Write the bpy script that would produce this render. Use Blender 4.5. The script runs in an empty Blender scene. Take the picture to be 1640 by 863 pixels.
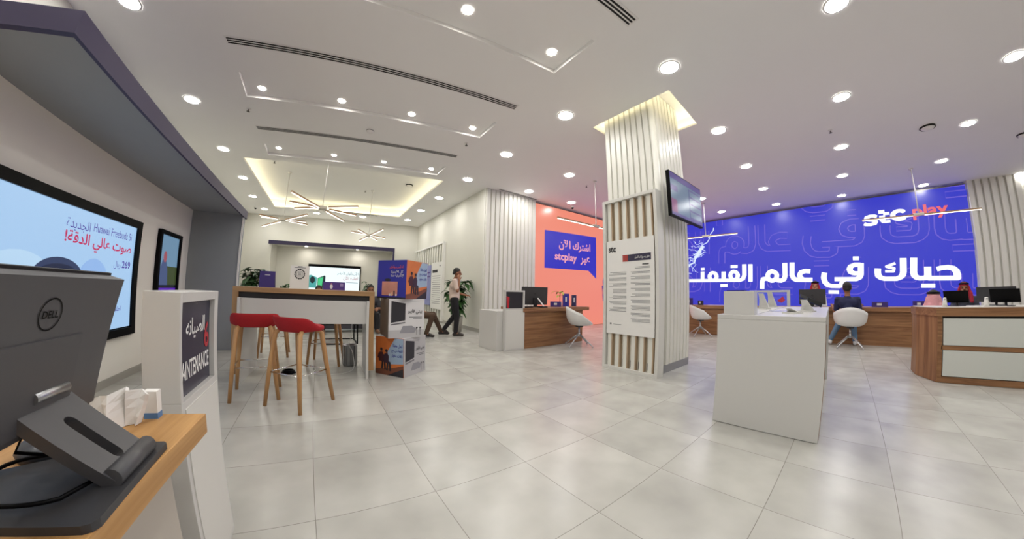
import bpy, bmesh, math, random, unicodedata
from mathutils import Vector, Matrix, Euler

random.seed(7)
SC = bpy.context.scene
COL = SC.collection
PI = math.pi

# ------------------------------------------------------------------ camera, exposure, world
cam_data = bpy.data.cameras.new('camera')
cam_data.type = 'PANO'
cam_data.panorama_type = 'FISHEYE_LENS_POLYNOMIAL'      # wide phone lens, 1640 px across
cam_data.sensor_width = 32.8                             # 50 px per mm
cam_data.sensor_fit = 'HORIZONTAL'
PX = 50.0
K1, K2, K3, K4 = 0.0021183139847, -1.3155186e-07, -1.01307477e-09, 5.0738178e-13
cam_data.fisheye_fov = math.radians(200)
cam_data.fisheye_polynomial_k0 = 0.0
cam_data.fisheye_polynomial_k1 = -K1 * PX
cam_data.fisheye_polynomial_k2 = -K2 * PX ** 2
cam_data.fisheye_polynomial_k3 = -K3 * PX ** 3
cam_data.fisheye_polynomial_k4 = -K4 * PX ** 4
cam_data.clip_start = 0.01
CAM_H = 1.08
PITCH, ROLL, YAW = 0.0797083849, -0.0211776616, 0.6070553609
camera = bpy.data.objects.new('camera', cam_data)
COL.objects.link(camera)
Rr = Matrix.Rotation(-ROLL, 3, 'Y')
Rr = Matrix(((math.cos(ROLL), 0, math.sin(ROLL)), (0, 1, 0), (-math.sin(ROLL), 0, math.cos(ROLL))))
Rp = Matrix(((1, 0, 0), (0, math.cos(PITCH), -math.sin(PITCH)), (0, math.sin(PITCH), math.cos(PITCH))))
Ry = Matrix(((math.cos(YAW), math.sin(YAW), 0), (-math.sin(YAW), math.cos(YAW), 0), (0, 0, 1)))
Rw = Ry @ Rp @ Rr
cx, cy, cz = Rw @ Vector((1, 0, 0)), Rw @ Vector((0, 0, 1)), Rw @ Vector((0, -1, 0))
camera.matrix_world = Matrix(((cx.x, cy.x, cz.x, 0), (cx.y, cy.y, cz.y, 0), (cx.z, cy.z, cz.z, CAM_H), (0, 0, 0, 1)))
SC.camera = camera

SC.view_settings.view_transform = 'Standard'
SC.view_settings.look = 'None'
SC.view_settings.exposure = 0.98
SC.view_settings.gamma = 1.0
SC.view_settings.use_curve_mapping = False
SC.cycles.use_denoising = True
SC.cycles.max_bounces = 8
SC.cycles.diffuse_bounces = 5
SC.cycles.sample_clamp_indirect = 6.0
LAMP, SPOT, COVE = 62.0, 120.0, 3.2                      # downlights, small spots, cove strips

world = bpy.data.worlds.new('world')
SC.world = world
world.use_nodes = True
world.node_tree.nodes['Background'].inputs[0].default_value = (0.8, 0.85, 0.9, 1)
world.node_tree.nodes['Background'].inputs[1].default_value = 0.02

# ------------------------------------------------------------------ materials
def lin(c):
    if isinstance(c, str):
        c = [int(c[i:i + 2], 16) / 255 for i in (0, 2, 4)]
    return tuple(x / 12.92 if x <= 0.04045 else ((x + 0.055) / 1.055) ** 2.4 for x in c)

MATS = {}
def mat(name, c, rough=0.5, metal=0.0, emit=0.0, spec=0.5, noise=0.0, nscale=6.0, coat=0.0, trans=0.0):
    if name in MATS: return MATS[name]
    m = bpy.data.materials.new(name); m.use_nodes = True
    b = m.node_tree.nodes['Principled BSDF']
    col = lin(c)
    b.inputs['Base Color'].default_value = (*col, 1)
    b.inputs['Roughness'].default_value = rough
    b.inputs['Metallic'].default_value = metal
    b.inputs['Specular IOR Level'].default_value = spec
    b.inputs['Coat Weight'].default_value = coat
    if trans: b.inputs['Transmission Weight'].default_value = trans
    if emit:
        b.inputs['Base Color'].default_value = (0.01, 0.01, 0.01, 1)
        b.inputs['Emission Color'].default_value = (*col, 1)
        b.inputs['Emission Strength'].default_value = emit
    if noise:
        nt = m.node_tree; N = nt.nodes; L = nt.links
        tc = N.new('ShaderNodeTexCoord'); nz = N.new('ShaderNodeTexNoise')
        nz.inputs['Scale'].default_value = nscale; nz.inputs['Detail'].default_value = 5
        mx = N.new('ShaderNodeMix'); mx.data_type = 'RGBA'
        mx.inputs[6].default_value = (*[x * (1 - noise) for x in col], 1)
        mx.inputs[7].default_value = (*[min(1, x * (1 + noise)) for x in col], 1)
        L.new(tc.outputs['Object'], nz.inputs['Vector']); L.new(nz.outputs['Fac'], mx.inputs[0])
        L.new(mx.outputs[2], b.inputs['Base Color'])
    MATS[name] = m
    return m

def wood(name, c1, c2, axis='X', scale=1.0, rough=0.45):
    if name in MATS: return MATS[name]
    m = bpy.data.materials.new(name); m.use_nodes = True
    nt = m.node_tree; N = nt.nodes; L = nt.links; b = N['Principled BSDF']
    tc = N.new('ShaderNodeTexCoord'); mp = N.new('ShaderNodeMapping')
    s = {'X': (0.7, 14, 14), 'Y': (14, 0.7, 14), 'Z': (14, 14, 0.7)}[axis]
    mp.inputs['Scale'].default_value = [v * scale for v in s]
    nz = N.new('ShaderNodeTexNoise'); nz.inputs['Scale'].default_value = 1.6; nz.inputs['Detail'].default_value = 8
    nz.inputs['Roughness'].default_value = 0.62; nz.inputs['Distortion'].default_value = 0.6
    rp = N.new('ShaderNodeValToRGB')
    rp.color_ramp.elements[0].position = 0.32; rp.color_ramp.elements[0].color = (*lin(c1), 1)
    rp.color_ramp.elements[1].position = 0.68; rp.color_ramp.elements[1].color = (*lin(c2), 1)
    L.new(tc.outputs['Object'], mp.inputs['Vector']); L.new(mp.outputs['Vector'], nz.inputs['Vector'])
    L.new(nz.outputs['Fac'], rp.inputs['Fac']); L.new(rp.outputs['Color'], b.inputs['Base Color'])
    b.inputs['Roughness'].default_value = rough
    MATS[name] = m
    return m

def floor_material():
    m = bpy.data.materials.new('floor_tiles'); m.use_nodes = True
    nt = m.node_tree; N = nt.nodes; L = nt.links; b = N['Principled BSDF']
    tc = N.new('ShaderNodeTexCoord'); sp = N.new('ShaderNodeSeparateXYZ')
    L.new(tc.outputs['Object'], sp.inputs[0])
    def math_(op, a, v=None, b_=None):
        n = N.new('ShaderNodeMath'); n.operation = op
        L.new(a, n.inputs[0])
        if b_ is not None: L.new(b_, n.inputs[1])
        elif v is not None: n.inputs[1].default_value = v
        return n.outputs[0]
    edges, cells = [], []
    for out, off in ((sp.outputs[0], -0.068), (sp.outputs[1], 0.236)):
        t = math_('DIVIDE', math_('SUBTRACT', out, off), 0.6)
        cells.append(math_('FLOOR', t))
        fr = math_('FRACT', t)
        edges.append(math_('ABSOLUTE', math_('SUBTRACT', fr, 0.5)))
    mxe = math_('MAXIMUM', edges[0], b_=edges[1])
    line = math_('GREATER_THAN', mxe, 0.5 - 0.0018 / 0.6)
    cmb = N.new('ShaderNodeCombineXYZ'); L.new(cells[0], cmb.inputs[0]); L.new(cells[1], cmb.inputs[1])
    wn = N.new('ShaderNodeTexWhiteNoise'); wn.noise_dimensions = '3D'; L.new(cmb.outputs[0], wn.inputs['Vector'])
    off = N.new('ShaderNodeVectorMath'); off.operation = 'MULTIPLY_ADD'
    L.new(wn.outputs['Color'], off.inputs[0]); off.inputs[1].default_value = (9, 9, 9); L.new(tc.outputs['Object'], off.inputs[2])
    nz = N.new('ShaderNodeTexNoise'); nz.inputs['Scale'].default_value = 3.2; nz.inputs['Detail'].default_value = 3
    nz.inputs['Roughness'].default_value = 0.45; L.new(off.outputs[0], nz.inputs['Vector'])
    rp = N.new('ShaderNodeValToRGB')
    rp.color_ramp.elements[0].position = 0.15; rp.color_ramp.elements[0].color = (*lin('a6a59f'), 1)
    rp.color_ramp.elements[1].position = 0.85; rp.color_ramp.elements[1].color = (*lin('c7c6c0'), 1)
    L.new(nz.outputs['Fac'], rp.inputs['Fac'])
    tint = math_('ADD', math_('MULTIPLY', wn.outputs['Value'], 0.08), 0.94)
    mul = N.new('ShaderNodeMix'); mul.data_type = 'RGBA'; mul.blend_type = 'MULTIPLY'; mul.inputs[0].default_value = 1
    L.new(rp.outputs['Color'], mul.inputs[6]); L.new(tint, mul.inputs[7])
    mg = N.new('ShaderNodeMix'); mg.data_type = 'RGBA'
    L.new(line, mg.inputs[0]); L.new(mul.outputs[2], mg.inputs[6]); mg.inputs[7].default_value = (*lin('85827b'), 1)
    L.new(mg.outputs[2], b.inputs['Base Color'])
    rr = N.new('ShaderNodeMapRange'); rr.inputs[3].default_value = 0.22; rr.inputs[4].default_value = 0.28
    L.new(nz.outputs['Fac'], rr.inputs[0]); L.new(rr.outputs[0], b.inputs['Roughness'])
    b.inputs['Specular IOR Level'].default_value = 0.45
    return m

M_FLOOR = floor_material()
M_WALL = mat('wall_paint', 'd9d7ce', 0.6, noise=0.02, nscale=2)
M_WALL_L = mat('wall_paint_lit_copy', 'f1eee6', 0.6, noise=0.02, nscale=2)  # copy of the wall paint, lightened in place of light missing there
M_CEIL = mat('ceiling_paint', 'f3f2f0', 0.7, noise=0.015, nscale=1.5)
M_WHITE = mat('white_lacquer', 'cbcac7', 0.28)
M_WHITE2 = mat('white_satin', 'd6d5d0', 0.4)
M_RIB = mat('white_ribs', 'dfded6', 0.42)
M_GREY = mat('grey_portal', '92969a', 0.6, noise=0.05, nscale=3)
M_NAVY = mat('purple_band', '322a4d', 0.5)
M_BLACK = mat('black_plastic', '08080a', 0.4, spec=0.1)
M_DARK = mat('dark_grey_plastic', '363639', 0.42)
M_DARK2 = mat('dark_grey_and_gap_shade', '1c1c1f', 0.5)
M_MON = mat('monitor_grey', '4d4d50', 0.42, noise=0.05, nscale=40)
M_STEEL = mat('brushed_steel', 'a9aaac', 0.32, 0.9)
M_CHROME = mat('chrome', 'd8d8d8', 0.12, 1.0)
M_OAK_X = wood('oak_x', '92704d', 'b08b60', 'X')
M_OAK2_Z = wood('oak_panel_z', '92704d', 'b08b60', 'Z')
M_OAK_Y = wood('oak_y', 'a97f52', 'c49a68', 'Y')
M_OAK_Z = wood('oak_z', 'a87a4c', 'c59a68', 'Z')
M_OAKTOP = wood('oak_top', 'a2763f', 'c79a62', 'Y', 1.3)
M_WAL_X = wood('walnut_x', '71492c', 'a27750', 'X')
M_WAL_Y = wood('walnut_y', '71492c', 'a27750', 'Y')
M_WAL_Z = wood('walnut_z', '71492c', 'a27750', 'Z')
M_RED = mat('red_felt', 'a2131d', 0.85, noise=0.12, nscale=60)
M_LAMP = mat('lamp_glow', 'fffdf8', emit=LAMP)
M_SPOT = mat('spot_glow', 'fff8ee', emit=SPOT)
M_COVE = mat('cove_glow', 'fff3c9', emit=COVE)
M_BAR = mat('bar_glow', 'fff9ec', emit=1.6)
M_BLUE = mat('blue_lightwall', '363cd2', 0.42, emit=0.43)
M_BLUE_LINE = mat('violet_outline', '7262d6', 0.3, emit=0.47)
M_TXT = mat('lit_white_text', 'f4f7ff', 0.3, emit=0.65)
M_ORANGE = mat('coral_lightwall', 'f58f76', 0.3, emit=0.47)
M_BUB = mat('blue_bubble', '3330bd', 0.3, emit=0.47)
M_PINKT = mat('pink_text', 'f7a8b4', 0.3, emit=0.47)
M_CORAL = mat('coral_text', 'f26a74', 0.3, emit=0.47)
M_PURPLE = mat('purple_print', '4a2f86', 0.45)
M_PURPLE2 = mat('deep_purple_print', '3b2a78', 0.45)
M_BOXBLUE = mat('blue_print', '2f2f98', 0.45)
M_BOXORANGE = mat('orange_print', 'd5793f', 0.5, noise=0.15, nscale=7)
M_BOXSKY = mat('sky_print', '9fb6cf', 0.5)
M_BOXGREY = mat('grey_print', 'b9b7ba', 0.5)
M_BOXDARK = mat('charcoal_print', '2b2930', 0.5)
M_BOXWHITE = mat('white_print', 'd9d7da', 0.5)
M_PAPER = mat('paper', 'e6e5e2', 0.7)
M_INK = mat('ink', '2a2a2e', 0.6)
M_INKGREY = mat('grey_ink', '7d7d80', 0.6)
M_SKIN = mat('skin_brown', '8a5a3e', 0.55)
M_SKIN2 = mat('skin_tan', 'a8765a', 0.55)
M_HAIR = mat('black_hair', '15120f', 0.6)
M_LEAF = mat('leaf_green', '2f5a24', 0.5, noise=0.35, nscale=9)
M_LEAF2 = mat('leaf_dark', '2a4a25', 0.5, noise=0.35, nscale=9)
M_LEAFY = mat('leaf_yellow', 'a9a33c', 0.5, noise=0.3, nscale=20)
M_STEM = mat('stem_brown', '4a3b22', 0.7)
M_VENT = mat('vent_dark', '1d1c1b', 0.8)
M_TRIM = mat('white_trim', 'ebe9e6', 0.5)
M_SHELL = mat('white_shell', 'dfe0de', 0.35)
M_ALU = mat('satin_aluminium', 'b9bbbd', 0.3, 0.85)
M_GLASS = mat('clear_glass', 'ffffff', 0.03, trans=1.0)

# ------------------------------------------------------------------ mesh builder
class MB:
    def __init__(s): s.v, s.f, s.m, s.sm, s.mats, s.cur = [], [], [], [], [], 0; s.flat = None
    def use(s, material):
        if material not in s.mats: s.mats.append(material)
        s.cur = s.mats.index(material); return s
    def add(s, verts, faces, smooth=False):
        o = len(s.v)
        s.v += [tuple(v) for v in verts]
        for f in faces:
            s.f.append([o + i for i in f]); s.m.append(s.cur); s.sm.append(smooth)
        return s
    def box(s, lo, hi, bevel=0.0, rz=0.0, pivot=None, R=None):
        x0, y0, z0 = lo; x1, y1, z1 = hi
        if bevel:
            bm = bmesh.new()
            bmesh.ops.create_cube(bm, size=1)
            for v in bm.verts:
                v.co = Vector(((x0 + x1) / 2 + v.co.x * (x1 - x0), (y0 + y1) / 2 + v.co.y * (y1 - y0), (z0 + z1) / 2 + v.co.z * (z1 - z0)))
            bmesh.ops.bevel(bm, geom=bm.edges[:], offset=bevel, segments=2, profile=0.6, affect='EDGES')
            bm.verts.index_update()
            vs = [v.co.copy() for v in bm.verts]; fs = [[v.index for v in f.verts] for f in bm.faces]
            bm.free()
        else:
            vs = [Vector(c) for c in ((x0, y0, z0), (x1, y0, z0), (x1, y1, z0), (x0, y1, z0), (x0, y0, z1), (x1, y0, z1), (x1, y1, z1), (x0, y1, z1))]
            fs = [(3, 2, 1, 0), (4, 5, 6, 7), (0, 1, 5, 4), (1, 2, 6, 5), (2, 3, 7, 6), (3, 0, 4, 7)]
        if rz or R is not None:
            p = Vector(pivot) if pivot else Vector(((x0 + x1) / 2, (y0 + y1) / 2, (z0 + z1) / 2))
            RM = R if R is not None else Matrix.Rotation(rz, 3, 'Z')
            vs = [RM @ (v - p) + p for v in vs]
        return s.add(vs, fs)
    def prism(s, poly, z0, z1, M=None, smooth=False):
        n = len(poly)
        vs = [Vector((x, y, z0)) for x, y in poly] + [Vector((x, y, z1)) for x, y in poly]
        if M is not None: vs = [M @ v for v in vs]
        s.add(vs[:n] + vs[n:], [list(range(n))[::-1], list(range(n, 2 * n))])
        s.add(vs, [(i, (i + 1) % n, n + (i + 1) % n, n + i) for i in range(n)], smooth)
        return s
    def tube(s, pts, r, seg=10, caps=True, smooth=True):
        pts = [Vector(p) for p in pts]
        rs = r if isinstance(r, (list, tuple)) else [r] * len(pts)
        rings = []; up = None
        for i, p in enumerate(pts):
            t = (pts[min(i + 1, len(pts) - 1)] - pts[max(i - 1, 0)]).normalized()
            if up is None:
                a = Vector((0, 0, 1)) if abs(t.z) < 0.9 else Vector((1, 0, 0))
                up = (a - t * a.dot(t)).normalized()
            else:
                up = (up - t * up.dot(t)).normalized()
            sd = t.cross(up)
            rings.append([p + (up * math.cos(2 * PI * k / seg) + sd * math.sin(2 * PI * k / seg)) * rs[i] for k in range(seg)])
        vs = [v for R in rings for v in R]
        fs = [(i * seg + k, i * seg + (k + 1) % seg, (i + 1) * seg + (k + 1) % seg, (i + 1) * seg + k) for i in range(len(pts) - 1) for k in range(seg)]
        s.add(vs, fs, smooth)
        if caps:
            s.add(rings[0], [list(range(seg))[::-1]]); s.add(rings[-1], [list(range(seg))])
        return s
    def lathe(s, prof, c=(0, 0, 0), seg=24, smooth=True, axis=None):
        c = Vector(c)
        vs = []
        for r, z in prof:
            for k in range(seg):
                v = Vector((r * math.cos(2 * PI * k / seg), r * math.sin(2 * PI * k / seg), z))
                if axis is not None: v = axis @ v
                vs.append(c + v)
        n = len(prof)
        s.add(vs, [(i * seg + k, i * seg + (k + 1) % seg, (i + 1) * seg + (k + 1) % seg, (i + 1) * seg + k) for i in range(n - 1) for k in range(seg)], smooth)
        return s
    def disc(s, c, r, seg=20, R=None):
        c = Vector(c); vs = []
        for k in range(seg):
            v = Vector((r * math.cos(2 * PI * k / seg), r * math.sin(2 * PI * k / seg), 0))
            vs.append(c + (R @ v if R is not None else v))
        return s.add(vs, [list(range(seg))])
    def ball(s, c, r, seg=14, rings=9, R=None):
        rx, ry, rz = r if isinstance(r, (tuple, list)) else (r, r, r)
        c = Vector(c); vs = []
        for i in range(rings + 1):
            a = PI * i / rings
            for k in range(seg):
                v = Vector((rx * math.sin(a) * math.cos(2 * PI * k / seg), ry * math.sin(a) * math.sin(2 * PI * k / seg), rz * math.cos(a)))
                vs.append(c + (R @ v if R is not None else v))
        return s.add(vs, [(i * seg + k, (i + 1) * seg + k, (i + 1) * seg + (k + 1) % seg, i * seg + (k + 1) % seg) for i in range(rings) for k in range(seg)], True)
    def grid(s, P, smooth=True):
        h, w = len(P), len(P[0])
        return s.add([p for row in P for p in row], [(i * w + j, i * w + j + 1, (i + 1) * w + j + 1, (i + 1) * w + j) for i in range(h - 1) for j in range(w - 1)], smooth)
    def quad(s, a, b, c, d): return s.add([a, b, c, d], [(0, 1, 2, 3)])
    def mesh(s, name, base=(0, 0, 0)):
        me = bpy.data.meshes.new(name)
        b = Vector(base)
        me.from_pydata([Vector(v) - b for v in s.v], [], s.f)
        for m_ in s.mats: me.materials.append(m_)
        for i, p in enumerate(me.polygons):
            p.material_index = s.m[i]; p.use_smooth = s.sm[i]
        me.update()
        bm = bmesh.new(); bm.from_mesh(me)
        bmesh.ops.remove_doubles(bm, verts=bm.verts[:], dist=1e-6)
        if not s.flat: bmesh.ops.recalc_face_normals(bm, faces=bm.faces[:])
        bm.to_mesh(me); bm.free()
        return me

def link(o, parent=None):
    COL.objects.link(o)
    if parent is not None: o.parent = parent
    return o
def part(name, mb, parent, label=None, material=None):
    "one part of a thing, in the thing's own coordinates"
    o = link(bpy.data.objects.new(name, mb.mesh(name) if isinstance(mb, MB) else mb), parent)
    if label: o['label'] = label
    return o
def thing(name, label, cat, loc=(0, 0, 0), rz=0.0, group=None):
    o = bpy.data.objects.new(name, None); o.empty_display_size = 0.1
    link(o); o.location = loc; o.rotation_euler = (0, 0, rz)
    o['label'] = label; o['category'] = cat
    if group: o['group'] = group
    return o
def solo(name, mb, label, cat, group=None):
    "a thing that is one mesh, built in room coordinates; its origin goes to its base"
    xs = [v[0] for v in mb.v]; ys = [v[1] for v in mb.v]; zs = [v[2] for v in mb.v]
    b = ((min(xs) + max(xs)) / 2, (min(ys) + max(ys)) / 2, min(zs))
    o = link(bpy.data.objects.new(name, mb.mesh(name, b))); o.location = b
    o['label'] = label; o['category'] = cat
    if group: o['group'] = group
    return o
def struct(name, mb, parent=None):
    o = link(bpy.data.objects.new(name, mb.mesh(name)), parent)
    if parent is None: o['kind'] = 'structure'
    return o
def dup(root, loc, rz=None, label=None):
    def cp(o, parent):
        c = o.copy(); COL.objects.link(c)
        if parent is not None: c.parent = parent
        for ch in [x for x in COL.objects if x.parent == o]: cp(ch, c)
        return c
    r = cp(root, None); r.location = loc
    if rz is not None: r.rotation_euler = (0, 0, rz)
    if label: r['label'] = label
    return r
def from_eval(name, me, mods):
    "apply modifiers to a mesh without operators"
    o = bpy.data.objects.new('tmp', me); COL.objects.link(o)
    for kind, props in mods:
        md = o.modifiers.new(kind, kind)
        for k, v in props.items(): setattr(md, k, v)
    dg = bpy.context.evaluated_depsgraph_get(); dg.update()
    out = bpy.data.meshes.new_from_object(o.evaluated_get(dg)); out.name = name
    mats = list(me.materials)
    bpy.data.objects.remove(o)
    if not out.materials:
        for m_ in mats: out.materials.append(m_)
    return out

# ------------------------------------------------------------------ writing
FORMS = {}
for cp_ in range(0xFE70, 0xFEFD):
    d = unicodedata.decomposition(chr(cp_)).split()
    if len(d) >= 2 and d[0] in ('<isolated>', '<final>', '<initial>', '<medial>'):
        FORMS.setdefault(''.join(chr(int(x, 16)) for x in d[1:]), {})[d[0][1:-1]] = chr(cp_)
def shape_ar(t):
    "joined letter forms, in left-to-right drawing order"
    t2, i = [], 0
    while i < len(t):
        if t[i] == '\u0644' and i + 1 < len(t) and (t[i:i + 2] in FORMS): t2.append(t[i:i + 2]); i += 2
        else: t2.append(t[i]); i += 1
    out = []
    for k, c in enumerate(t2):
        f = FORMS.get(c)
        if not f or c == '\u0640': out.append(c); continue
        def joins_next(q): return q == '\u0640' or (q in FORMS and 'initial' in FORMS[q])
        def joins_prev(q): return q == '\u0640' or (q in FORMS and 'final' in FORMS[q])
        p = k > 0 and joins_next(t2[k - 1]) and 'final' in f
        n = k + 1 < len(t2) and joins_prev(t2[k + 1]) and 'initial' in f
        out.append(f.get('medial' if p and n else 'final' if p else 'initial' if n else 'isolated', list(f.values())[0]))
    words, cur = [], []
    res = []
    for ch in reversed(out): res.append(ch)
    s = ''.join(res)
    fixed, run = '', ''
    for ch in s:                                   # Latin and digits keep their own order
        if ch.isascii() and ch.isalnum(): run = ch + run
        else: fixed += run + ch; run = ''
    return fixed + run
def text_verts(body, bold=0.0):
    cu = bpy.data.curves.new('t', 'FONT'); cu.body = body; cu.offset = bold; cu.resolution_u = 3
    o = bpy.data.objects.new('t', cu); COL.objects.link(o)
    dg = bpy.context.evaluated_depsgraph_get(); dg.update()
    me = bpy.data.meshes.new_from_object(o.evaluated_get(dg))
    vs = [v.co.copy() for v in me.vertices]; fs = [list(p.vertices) for p in me.polygons]
    bpy.data.objects.remove(o); bpy.data.curves.remove(cu); bpy.data.meshes.remove(me)
    return vs, fs
def put_text(mb, body, material, o, xd, ud, w, h, bold=0.0, arabic=False):
    "flat lettering that fills the rectangle with its lower-left corner o, along xd and ud"
    if arabic: body = shape_ar(body)
    if mb.flat is None and not mb.v: mb.flat = True
    vs, fs = text_verts(body, bold)
    if not vs: return
    x0, x1 = min(v.x for v in vs), max(v.x for v in vs); y0, y1 = min(v.y for v in vs), max(v.y for v in vs)
    o, xd, ud = Vector(o), Vector(xd).normalized(), Vector(ud).normalized()
    mb.use(material).add([o + xd * ((v.x - x0) / (x1 - x0) * w) + ud * ((v.y - y0) / (y1 - y0) * h) for v in vs], fs)
def rect(mb, material, o, xd, ud, x0, x1, y0, y1, e=0.0):
    o, xd, ud = Vector(o), Vector(xd).normalized(), Vector(ud).normalized()
    if mb.flat is None and not mb.v: mb.flat = True
    n = xd.cross(ud) * e
    mb.use(material).quad(*[o + xd * a + ud * b + n for a, b in ((x0, y0), (x1, y0), (x1, y1), (x0, y1))])
def shape2d(mb, material, o, xd, ud, poly, e=0.0):
    o, xd, ud = Vector(o), Vector(xd).normalized(), Vector(ud).normalized()
    n = xd.cross(ud) * e
    if mb.flat is None and not mb.v: mb.flat = True
    poly = list(poly)
    if sum(poly[i][0] * poly[(i + 1) % len(poly)][1] - poly[(i + 1) % len(poly)][0] * poly[i][1] for i in range(len(poly))) < 0: poly.reverse()
    mb.use(material).add([o + xd * a + ud * b + n for a, b in poly], [list(range(len(poly)))])
def ell(cx_, cy_, rx, ry, n=24, a0=0, a1=360):
    return [(cx_ + rx * math.cos(math.radians(a0 + (a1 - a0) * i / n)), cy_ + ry * math.sin(math.radians(a0 + (a1 - a0) * i / n))) for i in range(n if a1 - a0 == 360 else n + 1)]
def stroke(mb, material, o, xd, ud, pts, wv, wh=None, e=0.0):
    "one pen stroke (wv wide when upright, wh when level) with round joins and square ends"
    wh = wv if wh is None else wh
    pts = [Vector(p) for p in pts]
    cnt = getattr(mb, 'cnt', 0)
    for a, b in zip(pts, pts[1:]):
        d = (b - a)
        if d.length < 1e-6: continue
        t = d.normalized(); n = Vector((-t.y, t.x)) * (math.hypot(wv * t.y, wh * t.x) / 2)
        shape2d(mb, material, o, xd, ud, [a + n, a - n, b - n, b + n], e + cnt * 3e-5); cnt += 1
    js = pts[1:-1] + ([pts[0]] if (pts[0] - pts[-1]).length < 1e-4 else [])
    for p in js: shape2d(mb, material, o, xd, ud, ell(p.x, p.y, wv / 2, wh / 2, 16), e + cnt * 3e-5); cnt += 1
    mb.cnt = cnt
def lettering(parent, body, material, o, xd, ud, w, h, bold=0.0, arabic=False, name='lettering', label=None):
    mb = MB(); put_text(mb, body, material, o, xd, ud, w, h, bold, arabic); return part(name, mb, parent, label)
GROUPS = {'downlight': 'recessed white downlights in the ceiling', 'spotlight': 'small ceiling spots', 'bar_stool': 'red-seated stools around the bar table',
          'swivel_chair': 'white shell chairs at the desks', 'star_pendant': 'star pendants in the hall', 'linear_pendant': 'straight bar pendants',
          'advert_cube': 'printed cubes in the stack', 'slot_vent': 'slot vents in the ceiling', 'sprinkler': 'ceiling sprinklers', 'security_camera': 'ceiling cameras',
          'smoke_detector': 'ceiling detectors', 'phone_stand': 'stands on the display table', 'smartphone': 'phones on the display table', 'potted_plant': 'potted plants in the hall',
          'card_reader': 'conical devices on the drawer unit', 'tent_sign': 'purple cards on the bar table'}
# ================================================================== THE ROOM
ZC = 3.95
XL, XR, YB, YR = -3.3, 12.0, -6.0, -8.0
# floor
mb = MB().use(M_FLOOR); mb.quad((XL - .2, YR - .2, 0), (XR + .3, YR - .2, 0), (XR + .3, 14.6, 0), (XL - .2, 14.6, 0))
struct('floor', mb)

# ceiling with its openings: two coffers and three shallow trays
HOLES = {
    'coffer': [(-2.09, 7.91), (2.68, 7.07), (2.69, 11.79), (-1.95, 12.71)],
    'column': [(3.75, 1.60), (4.92, 1.68), (4.92, 3.08), (3.75, 3.03)],
    'tray1': [(-1.5, 2.06), (2.30, 1.74), (2.32, 2.46), (-1.5, 2.76)],
    'tray2': [(-1.52, 4.50), (2.38, 3.96), (2.38, 4.59), (-1.51, 5.14)],
    'tray3': [(-1.47, 6.90), (2.38, 6.18), (2.38, 6.80), (-1.46, 7.50)],
}
bm = bmesh.new()
def loop(poly, z):
    vs = [bm.verts.new((x, y, z)) for x, y in poly]
    return [bm.edges.new((vs[i], vs[(i + 1) % len(vs)])) for i in range(len(vs))]
es = loop([(XL - .2, YR - .2), (XR + .3, YR - .2), (XR + .3, 14.6), (XL - .2, 14.6)], ZC)
for h in HOLES.values(): es += loop(h, ZC)
bmesh.ops.triangle_fill(bm, edges=es, use_beauty=True)
me = bpy.data.meshes.new('ceiling'); bm.to_mesh(me); bm.free(); me.materials.append(M_CEIL)
o = link(bpy.data.objects.new('ceiling', me)); o['kind'] = 'structure'

def grow(poly, d):
    c = sum((Vector(p) for p in poly), Vector((0, 0))) / len(poly)
    out = []
    for p in poly:
        v = Vector(p) - c
        out.append((p[0] + math.copysign(d, v.x), p[1] + math.copysign(d, v.y)))
    return out
def shallow(key, depth):
    poly = HOLES[key]; mb = MB().use(M_CEIL); n = 4
    mb.add([(x, y, ZC) for x, y in poly] + [(x, y, ZC + depth) for x, y in poly], [(i, (i + 1) % n, n + (i + 1) % n, n + i) for i in range(n)] + [(4, 5, 6, 7)])
    return struct('trim_1', mb)
for k, nm in (('tray1', 'trim_1'), ('tray2', 'trim_2'), ('tray3', 'trim_3')):
    shallow(k, 0.06).name = nm
def deep(key, name, lip, d, z1):
    "raised coffer: lip, upper void wider than its opening, hidden light strips on the ledge"
    poly = HOLES[key]; up = grow(poly, d); n = 4
    mb = MB().use(M_CEIL)
    mb.add([(x, y, ZC) for x, y in poly] + [(x, y, ZC + lip) for x, y in poly], [(i, (i + 1) % n, n + (i + 1) % n, n + i) for i in range(n)])
    mb.add([(x, y, ZC + lip) for x, y in poly] + [(x, y, ZC + lip) for x, y in up], [(i, (i + 1) % n, n + (i + 1) % n, n + i) for i in range(n)])
    mb.add([(x, y, ZC + lip) for x, y in up] + [(x, y, z1) for x, y in up], [(i, (i + 1) % n, n + (i + 1) % n, n + i) for i in range(n)] + [(4, 5, 6, 7)])
    s = struct(name, mb)
    for i in range(n):
        a, b = Vector((*grow(poly, d * .62)[i], 0)), Vector((*grow(poly, d * .62)[(i + 1) % n], 0))
        t = MB().use(M_COVE); q = (b - a).normalized(); nrm = Vector((-q.y, q.x, 0)) * .02
        z = ZC + lip + .03
        vs = [a - nrm, b - nrm, b + nrm, a + nrm]
        t.add([(v.x, v.y, z - .015) for v in vs] + [(v.x, v.y, z + .015) for v in vs], [(0, 1, 2, 3), (4, 5, 6, 7), (0, 1, 5, 4), (1, 2, 6, 5), (2, 3, 7, 6), (3, 0, 4, 7)])
        part('light_strip', t, s, 'hidden warm light strip')
deep('coffer', 'trim_4', 0.05, 0.28, 4.32)
deep('column', 'trim_5', 0.04, 0.16, 4.25)

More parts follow.
